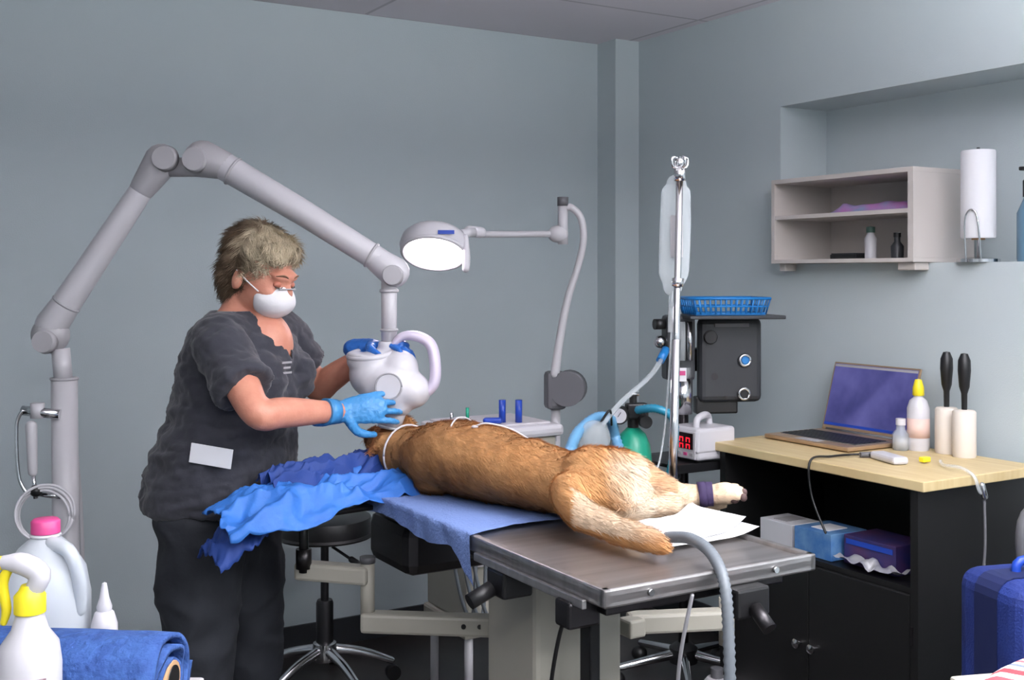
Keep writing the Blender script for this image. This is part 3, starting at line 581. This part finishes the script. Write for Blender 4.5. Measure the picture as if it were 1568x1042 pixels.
# blue wrap roll, spiral
bm=bmesh.new(); seg=120; L0=V((-.86,1.775,.822)); ax=V((1,-.10,0)).normalized(); sd=V((.1,1,0)).normalized()
rows=[]; RL=.335
for i in range(seg*3+1):
    t=i/seg; a=t*2*math.pi; r0=.030+.0185*t+ .002*math.sin(a*3)
    row=[]
    for j in range(15):
        f=j/14; rr=r0*(1+.03*noise.noise(V((f*6,a*1.5,t)))); row.append(bm.verts.new(L0+ax*(RL*f+.008*noise.noise(V((a,t*3,f*5))) )+sd*(rr*math.cos(a))+V((0,0,rr*math.sin(a)))))
    rows.append(row)
for i in range(len(rows)-1):
    for j in range(14): bm.faces.new((rows[i][j],rows[i+1][j],rows[i+1][j+1],rows[i][j+1]))
o=frombm('wrap',bm,m_wrap); o.modifiers.new('s','SOLIDIFY').thickness=.008
c2=tube('core',[L0+ax*.01,L0+ax*(RL+.002)],.028,m_card,cap='flat'); c3=cyl('core_hole',L0+ax*(RL-.002),L0+ax*(RL+.0035),.021,m_black)
grp('absorbent_wrap_roll',[o,c2,c3])
# ---------------------------------------------------------------- towel, drape, papers, hose
bm=bmesh.new(); NX,NY=36,80
vv={}
for i in range(NX+1):
    for j in range(NY+1):
        a=-.045+.40*i/NX; bb=.46+.66*j/NY+.05*math.sin(i/NX*3); z=.9025+.003*abs(noise.noise(V((a*30,bb*30,0))))
        if a<0: z=.902-(-a)*1.0*(1+.5*noise.noise(V((bb*5,0,0)))+1.3*max(0,1-(bb-.46)/.10)); aa=-.006+ .006*noise.noise(V((a*20,bb*25,4)))
        else: aa=a
        vv[i,j]=bm.verts.new(T(aa,bb,z))
for i in range(NX):
    for j in range(NY): bm.faces.new((vv[i,j],vv[i+1,j],vv[i+1,j+1],vv[i,j+1]))
frombm('surgical_towel',bm,m_towel)
def drape(name,A,B,wa,wb,zt,zdrop,mat,seed,amp,n1=140,n2=80):
    bm=bmesh.new(); A=V(A);B=V(B); d=(B-A); pr=V((d.y,-d.x,0)).normalized()
    if pr.y>0: pr=-pr
    vv={}
    for i in range(n1+1):
        for j in range(n2+1):
            t=i/n1; w=-1+2*j/n2; wid=wa*(1-t)+wb*t
            wid*=1+.18*noise.noise(V((t*3,w*.6,seed)))
            q=A+d*t+pr*(w*wid)
            sx_=t*3.2+w*.8+seed; n_=noise.noise(V((sx_,w*1.3-t*1.2,0)))
            rd=.5-abs(n_)*2.0; n2_=.4-abs(noise.noise(V((t*8-w*2,w*3+t*3,seed))))*1.4; n3_=noise.noise(V((t*22,w*9,seed)))
            z=zt(t)+amp*rd+amp*.45*n2_+amp*.10*n3_-(abs(w)**3)*.05*(1 if w>0 else .5)-zdrop*max(0,t-.8)**1.3*6
            q=q+pr*(.012*noise.noise(V((t*6,w*3,seed+9))))+d*(.03*noise.noise(V((w*3,t*3,seed))))
            vv[i,j]=bm.verts.new(V((q.x,q.y,z)))
    for i in range(n1):
        for j in range(n2): bm.faces.new((vv[i,j],vv[i+1,j],vv[i+1,j+1],vv[i,j+1]))
    o=frombm(name,bm,mat); o.modifiers.new('s','SOLIDIFY').thickness=.002; return o
d1=drape('drape_lower',(-.29,2.88,0),(-.69,2.62,0),.11,.105,lambda t:.945-.03*t,.05,m_drape,3,.034)
d2=drape('drape_upper_fold',(-.36,2.95,0),(-.60,2.74,0),.06,.055,lambda t:.975-.01*t,.02,m_draped,8,.030)
d3=drape('drape_hanging',(-.61,2.68,0),(-.70,2.59,0),.085,.05,lambda t:.90-.09*t,.0,m_draped,5,.02,40,30)
grp('surgical_drape',[d1,d2,d3])
def sheet(name,c,mat,z,curl):
    bm=bmesh.new(); vv={}
    for i in range(21):
        for j in range(21):
            s,t=i/20,j/20; q=V(c[0])*(1-s)*(1-t)+V(c[1])*s*(1-t)+V(c[2])*s*t+V(c[3])*(1-s)*t
            q.z=z+curl*(max(0,s-.6)**2+max(0,.3-t)**2*.6)+.002*noise.noise(V((s*4,t*4,0))); vv[i,j]=bm.verts.new(q)
    for i in range(20):
        for j in range(20): bm.faces.new((vv[i,j],vv[i+1,j],vv[i+1,j+1],vv[i,j+1]))
    return frombm(name,bm,mat)
s1=sheet('sheet_1',[(.266,2.46,0),(.42,2.50,0),(.52,2.36,0),(.31,2.245,0)],m_paper,.9035,.10)
s2=sheet('sheet_2',[(.28,2.44,0),(.40,2.52,0),(.50,2.40,0),(.33,2.27,0)],m_paper,.906,.16)
grp('paper_sheets',[s1,s2])
hp,_=smoothpts([(.295,2.27,.915),(.325,2.24,.925),(.352,2.19,.932),(.376,2.12,.922),(.388,2.055,.885),(.391,2.03,.80),(.391,2.02,.68),(.386,2.03,.50),(.36,2.06,.25),(.33,2.1,.03)],[1]*10,16)
p=[tube('corrugated_tube',hp,.0118,m_hose,n=14,corr=.2),tube('cuff',[(.285,2.285,.914),(.30,2.265,.916)],.018,m_white),tube('elbow',[(.285,2.28,.915),(.27,2.30,.912)],.013,m_clear)]
grp('breathing_hose',p)
grp('power_cable',[cable('cable_1',[(.12,2.05,.85),(.09,2.10,.78),(.07,2.15,.6),(.09,2.2,.42),(.12,2.2,.2),(.2,2.3,.01)],.004,m_black),cable('cable_2',[(.33,2.06,.86),(.32,2.15,.7),(.34,2.3,.5),(.4,2.5,.3),(.3,3.0,.01)],.004,m_white),cable('cable_3',[(.3,3.0,.01),(.5,3.3,.01),(.45,3.6,.01),(.8,3.4,.01)],.004,m_white)])
item('floor_canister',lathe('body',[(0,0),(.05,0),(.055,.01),(.055,.12),(.03,.15),(0,.15)],m_white2,(.66,3.62,0)),lathe('cap',[(0,.15),(.02,.15),(.02,.18),(0,.18)],m_grey,(.66,3.62,0)))
item('foot_pedal',ell('dome',(-.24,3.45,.03),(.07,.07,.035),m_armj),lathe('plate',[(0,0),(.08,0),(.08,.012),(0,.013)],m_grey,(-.24,3.45,0)))
# ---------------------------------------------------------------- DOG
def dt(pts,r,k=6,flat=1.0,ref=None,n=20): return tube('x',pts,r,None,k=k,flat=flat,ref=ref,n=n)
parts=[]
parts.append(dt([(-.235,2.905,.985),(-.15,2.83,.99),(-.07,2.745,.99),(.02,2.645,.982),(.11,2.555,.978),(.19,2.48,.980),(.235,2.44,.974)],[.066,.090,.088,.078,.066,.070,.052],flat=1.38,ref=(.67,.74,0),n=28))
parts.append(dt([(-.20,2.87,.985),(-.265,2.93,.98),(-.305,2.965,.985)],[.078,.066,.058],flat=1.15,ref=(.67,.74,0)))
parts.append(ell('x',(-.12,2.76,.965),(.09,.07,.06),None,Matrix.Rotation(-.75,4,'Z')))
parts.append(ell('x',(.17,2.465,.98),(.082,.085,.066),None,Matrix.Rotation(-.75,4,'Z')))
parts.append(ell('x',(-.195,2.785,.935),(.06,.038,.032),None,Matrix.Rotation(-.75,4,'Z')))
parts.append(ell('x',(-.16,2.80,1.01),(.075,.055,.055),None,Matrix.Rotation(.6,4,'Z')))
# head
parts.append(ell('x',(-.325,2.985,.990),(.062,.058,.052),None)); parts.append(dt([(-.335,3.0,.995),(-.36,3.05,1.0),(-.378,3.09,1.0)],[.042,.032,.025])); parts.append(ell('x',(-.382,3.105,1.004),(.02,.02,.016),None))
for b0,m0,t0 in (((-.315,2.955,1.025),(-.345,2.925,1.02),(-.372,2.90,.985)),((-.29,3.0,1.03),(-.28,2.985,1.055),(-.285,2.975,1.075))):
    parts.append(dt([b0,m0,t0],[.027,.024,.008],flat=.45,ref=(.3,.3,1)))
# fore legs
parts.append(dt([(-.10,2.93,.98),(-.06,3.0,.955),(-.12,3.07,.94),(-.19,3.13,.93)],[.055,.042,.026,.024])); parts.append(ell('x',(-.215,3.15,.93),(.04,.03,.024),None))
parts.append(dt([(-.13,2.93,.95),(-.10,3.0,.935),(-.16,3.05,.928),(-.23,3.10,.925)],[.045,.036,.024,.022])); parts.append(ell('x',(-.25,3.115,.926),(.035,.028,.022),None))
# hind legs (hip, stifle, hock, paw)
parts.append(dt([(.17,2.48,.998),(.235,2.54,.992),(.285,2.585,.982),(.33,2.565,.966),(.385,2.54,.95),(.43,2.535,.952),(.465,2.53,.955)],[.070,.062,.046,.033,.026,.021,.024]))
parts.append(dt([(.20,2.46,.955),(.26,2.50,.945),(.31,2.525,.935),(.35,2.535,.93),(.395,2.56,.925),(.44,2.575,.925)],[.062,.055,.038,.030,.022,.022]))
parts.append(ell('x',(.482,2.53,.957),(.032,.030,.026),None))
for i,dy in enumerate((-.027,-.010,.008,.025)): parts.append(ell('x',(.510-.004*abs(i-1.5),2.53+dy,.955+.008*(i%2)),(.017,.0085,.013),None))
parts.append(ell('x',(.455,2.58,.925),(.03,.024,.02),None))
for i,dy in enumerate((-.016,0,.014)): parts.append(ell('x',(.478,2.58+dy,.923),(.014,.0075,.011),None))
# tail
parts.append(dt([(.145,2.44,1.0),(.115,2.395,.985),(.14,2.35,.952),(.20,2.285,.936),(.255,2.215,.930),(.285,2.17,.926)],[.03,.034,.034,.030,.026,.018],flat=.95,ref=(0,0,1)))
dog=fuse('body',parts,.006,m_fur,6)
rough(dog,.006,11); rough(dog,.002,40)
TAN=lin((208,160,110));DARK=lin((128,86,52));CRM=lin((226,208,184));ORG=lin((188,134,84))
axis=V((.735,-.678,0)); C0=V((-.15,2.83,.99)); near=V((-.67,-.74,0))
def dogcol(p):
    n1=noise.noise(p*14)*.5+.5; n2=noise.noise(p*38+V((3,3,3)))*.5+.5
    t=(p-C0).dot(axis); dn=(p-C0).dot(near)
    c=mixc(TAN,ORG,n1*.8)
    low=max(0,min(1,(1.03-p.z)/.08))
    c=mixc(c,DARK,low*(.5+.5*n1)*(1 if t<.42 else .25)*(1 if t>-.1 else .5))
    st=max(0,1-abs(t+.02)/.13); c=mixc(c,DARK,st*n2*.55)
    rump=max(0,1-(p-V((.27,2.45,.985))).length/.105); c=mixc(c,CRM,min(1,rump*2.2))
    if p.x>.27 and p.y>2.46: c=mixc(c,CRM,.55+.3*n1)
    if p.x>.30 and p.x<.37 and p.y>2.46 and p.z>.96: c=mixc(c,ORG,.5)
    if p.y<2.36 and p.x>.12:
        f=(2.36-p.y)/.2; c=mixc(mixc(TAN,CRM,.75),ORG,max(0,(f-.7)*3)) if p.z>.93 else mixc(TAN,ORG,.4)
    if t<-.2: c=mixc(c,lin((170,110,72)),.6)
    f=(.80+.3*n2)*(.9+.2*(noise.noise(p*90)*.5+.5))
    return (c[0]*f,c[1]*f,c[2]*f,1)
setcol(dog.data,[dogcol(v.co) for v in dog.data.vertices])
def dogdir(p):
    if p.y<2.37 and p.x>.1: return V((.6,-.75,-.1))
    if p.x>.26: return V((1,.0,-.15))
    if (p-C0).dot(axis)<-.15: return V((.6,-.6,-.1))
    return axis+near*.25+V((0,0,-.35))
def doglen(p):
    if p.x>.46 and p.y>2.4: return .15
    if p.x>.36 and p.y>2.4: return .35
    if (p-V((-.33,2.99,.99))).length<.08: return .4
    if (p-V((.25,2.45,.97))).length<.1: return 1.4
    return 1
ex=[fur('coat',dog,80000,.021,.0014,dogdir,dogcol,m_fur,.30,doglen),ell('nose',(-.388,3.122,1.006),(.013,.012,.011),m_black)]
m_pad=M('paw_pad',(84,64,62),.7)
ex.append(ell('pad_main',(.497,2.512,.948),(.012,.012,.012),m_pad))
for i,dy in enumerate((-.027,-.010,.008,.025)): ex.append(ell('pad_%d'%(i+1),(.521-.004*abs(i-1.5),2.527+dy,.952+.008*(i%2)),(.008,.0065,.009),m_pad))
ex.append(ell('eye',(-.368,2.99,1.012),(.009,.009,.008),m_eye))
grp('dog',[dog]+ex)
p=[tube('band',[(.425,2.535,.952),(.452,2.532,.954)],.0275,m_purple,cap='flat',n=20),tube('band_layer',[(.42,2.535,.951),(.437,2.534,.953)],.029,m_purple,cap='flat',n=20)]
grp('leg_bandage',p)
p=[box('clip',(-.155,2.735,1.02),(.014,.024,.032),m_bluep2,.7,.003),box('clip_jaw',(-.158,2.725,1.0),(.018,.016,.012),m_bluep2,.7,.002),cable('lead',[(-.155,2.74,1.03),(-.15,2.77,1.075),(-.13,2.80,1.092),(-.10,2.86,1.07),(-.06,2.95,.98)],.0022,m_white),
   cable('lead_b',[(-.09,2.73,1.079),(-.06,2.72,1.088),(0,2.72,1.073),(.06,2.70,1.04)],.0022,m_white),ell('pad',(-.09,2.73,1.078),(.009,.009,.004),m_white)]
grp('ecg_lead',p)
cpts=[V((-.275,2.935,.983))+V((-.67,-.74,0))*(.080*math.cos(a))+V((0,0,1))*(.072*math.sin(a)) for a in [i*math.pi*2/28 for i in range(29)]]
grp('neck_ribbon',[tube('ribbon',cpts,.0028,m_white,n=8,cap='flat')])
# ---------------------------------------------------------------- WOMAN
yaw=math.radians(-20); F=V((math.cos(yaw),math.sin(yaw),0)); RT=V((F.y,-F.x,0))
def ringtube(name,rings,mat,n=40):
    bm=bmesh.new(); rs=[]
    for (c,rf,rr) in rings:
        c=V(c); rs.append([bm.verts.new(c+F*(rf*math.cos(2*math.pi*j/n))+RT*(rr*math.sin(2*math.pi*j/n))) for j in range(n)])
    for i in range(len(rs)-1):
        for j in range(n): bm.faces.new((rs[i][j],rs[i][(j+1)%n],rs[i+1][(j+1)%n],rs[i+1][j]))
    bm.faces.new(rs[0][::-1]); bm.faces.new(rs[-1]); return frombm(name,bm,mat)
YB=2.96
nS=V((-.735,2.815,1.28)); nE=V((-.606,2.68,1.118)); nW=V((-.435,2.855,1.10))
fS=V((-.635,3.095,1.285)); fE=V((-.545,3.15,1.13)); fW=V((-.392,3.05,1.235))
HM=Matrix.Translation((-.660,2.935,1.452))@Matrix.Rotation(math.radians(-24),4,'Z')@Matrix.Rotation(math.radians(20),4,'Y')
def hp_(x,y,z): return HM@V((x,y,z))
RH=HM.to_3x3().to_4x4()
sk=[]
sk.append(ringtube('x',[((-.745,YB,.95),.13,.15),((-.725,YB,1.08),.13,.15),((-.715,YB,1.2),.13,.15),((-.72,YB,1.28),.11,.15),((-.718,YB,1.325),.078,.10),((-.71,YB,1.36),.056,.060),((-.70,YB-.003,1.40),.049,.050)],None))
sk.append(tube('x',[(-.715,YB,1.33),(-.70,YB-.005,1.39),(-.675,YB-.01,1.43)],[.06,.050,.050],None,k=4))
sk.append(ell('x',V((-.712,YB,1.26))+F*.052,(.093,.083,.10),None,Matrix.Rotation(yaw,4,'Z')))
for S,E,Wr in ((nS,nE,nW),(fS,fE,fW)):
    mid=S.lerp(E,.5); fm=E.lerp(Wr,.3)
    sk.append(tube('x',[S,mid,E,fm,Wr],[.052,.045,.038,.038,.025],None,k=6,n=20))
def he(x,y,z,rx,ry,rz): return ell('x',hp_(x,y,z),(rx,ry,rz),None,RH)
sk+=[he(-.012,0,.03,.094,.074,.088),he(.03,0,-.02,.066,.060,.088),he(.045,0,-.075,.042,.040,.034),he(.072,0,-.045,.03,.036,.035),he(.078,0,.02,.024,.05,.016),
     he(.098,0,-.018,.02,.0115,.018),he(.088,0,.004,.014,.009,.02),he(.058,.03,-.03,.035,.026,.026),he(.058,-.03,-.03,.035,.026,.026),he(.01,.0,-.06,.05,.052,.045)]
for sg in (-1,1): sk.append(he(-.005,sg*.076,-.018,.018,.009,.03))
body=fuse('body_skin',sk,.0055,m_skin,4)
wp=[body]
for sg in (-1,1):
    sd_='r' if sg<0 else 'l'
    wp.append(ell('eye_'+sd_,hp_(.083,sg*.029,-.001),(.010,.013,.009),M('eyelid_'+sd_,(176,108,88),.5),RH))
    wp.append(tube('lash_'+sd_,[hp_(.092,sg*.017,-.006),hp_(.0945,sg*.029,-.0085),hp_(.088,sg*.042,-.006)],.0014,m_eye,k=4,n=6))
    wp.append(tube('brow_'+sd_,[hp_(.099,sg*.014,.022),hp_(.097,sg*.030,.027),hp_(.085,sg*.045,.022)],[.002,.0026,.0015],m_brow,k=4,n=6))
# mask
bm=bmesh.new(); bmesh.ops.create_uvsphere(bm,u_segments=36,v_segments=24,radius=1)
for v in bm.verts:
    x,y,z=v.co
    v.co=V((.060+ .064*max(x,-.25)*(1-.15*z*z), .060*y*(1-.25*max(0,z)), -.046+.056*z*(1-.1*abs(y))))
bmesh.ops.transform(bm,matrix=HM,verts=bm.verts); wp.append(frombm('face_mask',bm,m_mask))
for sg in (-1,1):
    wp.append(cable('mask_strap_%s'%('r' if sg<0 else 'l'),[hp_(.052,sg*.057,-.03),hp_(.02,sg*.074,-.012),hp_(-.012,sg*.080,.004)],.0018,m_mask))
wp.append(tube('mask_nose_band',[hp_(.095,.03,-.010),hp_(.117,0,-.002),hp_(.095,-.03,-.010)],.002,m_armj,k=5,n=6))
# hair
hs=[he(-.025,0,.045,.096,.083,.086),he(-.05,0,-.01,.066,.074,.08),he(.03,0,.078,.058,.066,.040),he(-.055,0,-.06,.042,.052,.045),he(.060,-.02,.066,.028,.042,.022),he(.053,.03,.064,.028,.038,.022),he(-.018,-.060,.014,.034,.022,.045),he(-.018,.060,.014,.034,.022,.045)]
hair=fuse('hair',hs,.005,m_hairm,3); rough(hair,.007,34)
HI=HM.inverted(); BL=lin((208,194,166)); BR=lin((66,50,38)); GR=lin((146,126,100))
def haircol(p):
    q=HI@p; n_=noise.noise(p*45)*.5+.5; m_=noise.noise(p*14)*.5+.5
    t=(q.x+.028+(q.z-.05)*.2)/.07+(n_-.5)*1.5+(m_-.5)*1.6; c=mixc(BR,BL,t)
    if q.z<-.02: c=mixc(c,BR,.6)
    return mixc(c,GR,.2)
setcol(hair.data,[mixc(haircol(v.co),(0,0,0),.35) for v in hair.data.vertices])
HR3=HM.to_3x3()
def hairdir(p):
    q=HI@p
    if q.x<-.02: d=V((-.6,q.y*4,-1.2))
    else: d=V((1.0,q.y*5-.6,-.5))
    return HR3@(d+V((noise.noise(p*30),noise.noise(p*30+V((9,0,0))),0))*.8)
wp+=[hair,fur('hair_strands',hair,10000,.030,.0014,hairdir,haircol,m_hairm,.35)]
# scrub top
tp=[]
tp.append(ringtube('x',[((-.775,YB,.845),.182,.205),((-.772,YB,.90),.182,.207),((-.757,YB,.98),.172,.202),((-.735,YB,1.07),.158,.182),((-.716,YB,1.15),.154,.175),((-.710,YB,1.22),.150,.174),((-.714,YB,1.27),.132,.168),((-.718,YB,1.31),.104,.138),((-.718,YB,1.34),.078,.098),((-.71,YB,1.362),.064,.074)],None))
for S,E,e in ((nS,nE,.66),(fS,fE,.62)):
    q=S.lerp(E,e); cen=V((-.715,YB,1.28)); tp.append(tube('x',[cen.lerp(S,.45),S,S.lerp(E,.3),q],[.074,.063,.064,.070],None,cap='flat',k=4,n=28))
tp.append(ell('x',V((-.715,YB,1.18))+F*.095+RT*.07,(.072,.072,.08),None)); tp.append(ell('x',V((-.715,YB,1.18))+F*.095-RT*.07,(.072,.072,.08),None))
top=fuse('scrub_top',tp,.0065,m_scrub,5)
rough(top,.014,7,(1,1,2.2),True,lambda c: 1.0 if c.z<1.22 else .5); rough(top,.005,24,(1,1,1.5),True)
bm=bmesh.new(); bm.from_mesh(top.data); dl=[]
NS=.38; NZ=1.225
for nrm_,pc in ((RT-V((0,0,NS)),V((-.715,YB,NZ))),(-RT-V((0,0,NS)),V((-.715,YB,NZ))),(V((0,0,1)),V((0,0,1.352)))):
    bmesh.ops.bisect_plane(bm,geom=bm.verts[:]+bm.edges[:]+bm.faces[:],plane_co=pc,plane_no=nrm_.normalized())
for fc in bm.faces:
    c=fc.calc_center_median(); q=c-V((-.715,YB,0)); lx=q.dot(F); ly=q.dot(RT)
    if c.z>1.352: dl.append(fc)
    elif lx>.02 and c.z>NZ and abs(ly)<(c.z-NZ)*NS: dl.append(fc)
bmesh.ops.delete(bm,geom=dl,context='FACES'); bm.to_mesh(top.data); bm.free()
so=top.modifiers.new('s','SOLIDIFY'); so.thickness=.003; so.offset=1
wp.append(top)
# trousers
tr=[]
tr.append(ringtube('x',[((-.775,YB,.80),.155,.175),((-.772,YB,.90),.155,.18),((-.76,YB,.95),.15,.175)],None))
for (H,K,A) in (((-.80,2.88,.84),(-.80,2.865,.47),(-.825,2.88,.07)),((-.74,3.04,.84),(-.715,3.05,.47),(-.735,3.08,.07))):
    tr.append(tube('x',[H,V(H).lerp(V(K),.5),K,V(K).lerp(V(A),.5),A],[.118,.105,.088,.086,.084],None,cap='flat',k=4,n=28))
tr=fuse('trousers',tr,.009,m_pants,5); rough(tr,.016,6,(1,1,1.4),True); wp.append(tr)
for i,(x,y) in enumerate(((-.825,2.88),(-.735,3.08))):
    sh=[ell('x',V((x,y,.05))+F*.07,(.125,.045,.045),None,Matrix.Rotation(yaw,4,'Z')),ell('x',(x,y,.06),(.06,.045,.055),None)]
    o=fuse('shoe_%d'%(i+1),sh,.006,m_black,4)
    for v in o.data.vertices: v.co.z=max(v.co.z,.003)
    wp.append(o)
wp.append(box('pocket_card',(-.735,2.745,1.005),(.108,.004,.048),m_paper,math.radians(-8),.001,2,Matrix.Rotation(math.radians(8),4,'Y')))
for i in range(3):
    wp.append(box('chest_logo_%d'%(i+1),V((-.715,YB,1.225-.013*i))+F*.172+RT*(.052),(.002,.030-.008*(i==1),.005),m_armj,yaw-.35,0,2,Matrix.Rotation(.15,4,'Y')))
# hands
def hand(name,wrist,d,pn,th,mat,curl=(.35,.5,.4),spread=.08,scale=1.0,thumb=(.5,.9,.35)):
    d=V(d).normalized(); pn=(V(pn)-d*V(pn).dot(d)).normalized(); th=V(th); th=(th-d*th.dot(d)-pn*th.dot(pn)).normalized()
    w=V(wrist); s=scale; P=[]
    P.append(tube('x',[w-d*.055*s,w-d*.02*s,w],[.033*s,.031*s,.029*s],None,k=3,n=16,flat=.85,ref=pn))
    P.append(tube('x',[w,w+d*.035*s,w+d*.07*s,w+d*.083*s],[.028*s,.036*s,.040*s,.036*s],None,k=4,n=20,flat=.40,ref=pn))
    lens=[(.042,.026,.020),(.046,.029,.021),(.042,.027,.020),(.034,.020,.018)]
    for i in range(4):
        off=(.030-.020*i)*s; base=w+d*(.074-.004*abs(i-1))*s+th*off
        dd=(d+th*(spread*(1.5-i))).normalized(); pts=[base-dd*.02*s]; cur=base; ang=0; pts.append(cur)
        for L,c in zip(lens[i],curl):
            ang+=c; dr=dd*math.cos(ang)+pn*math.sin(ang); cur=cur+dr*L*s; pts.append(cur)
        P.append(tube('x',pts,[.0095*s,.0095*s,.0088*s,.008*s,.0068*s],None,n=12,k=3))
    b0=w+d*.018*s+th*.022*s; t1=b0+(d*thumb[0]+th*thumb[1]+pn*thumb[2]).normalized()*.036*s; t2=t1+(d*.85+th*.35+pn*.45).normalized()*.030*s; t3=t2+(d*.9+th*.05+pn*.6).normalized()*.024*s
    P.append(tube('x',[w+d*.01*s+th*.008*s,b0,t1,t2,t3],[.016*s,.015*s,.012*s,.010*s,.008*s],None,n=12,k=3))
    o=fuse(name,P,.0028,mat,3); rough(o,.0012,120); return o
wp.append(hand('gloved_hand_right',nW,(1,.16,.10),(.05,1,-.25),(.1,.2,-1),m_glove,(.22,.45,.4)))
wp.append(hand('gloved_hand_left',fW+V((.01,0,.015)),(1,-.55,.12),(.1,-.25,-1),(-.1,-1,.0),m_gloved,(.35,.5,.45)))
wp.append(tube('glove_cuff_right',[nW+(nE-nW).normalized()*.05,nW+(nE-nW).normalized()*.015],[.0345,.031],m_glove,cap='flat',n=20))
grp('veterinary_technician',wp)
# ---------------------------------------------------------------- world, camera
wd=bpy.data.worlds.new('World'); bpy.context.scene.world=wd; wd.use_nodes=True; wd.node_tree.nodes['Background'].inputs[0].default_value=(.5,.55,.6,1); wd.node_tree.nodes['Background'].inputs[1].default_value=.3
cam=bpy.data.cameras.new('camera'); co=bpy.data.objects.new('camera',cam); bpy.context.collection.objects.link(co)
co.location=(0,0,1.45); co.rotation_euler=(math.radians(90),0,0); cam.sensor_width=36; cam.lens=39.51; cam.shift_y=-.0646; cam.clip_start=.05
bpy.context.scene.camera=co
sc=bpy.context.scene; sc.view_settings.view_transform='Standard'; sc.view_settings.exposure=0
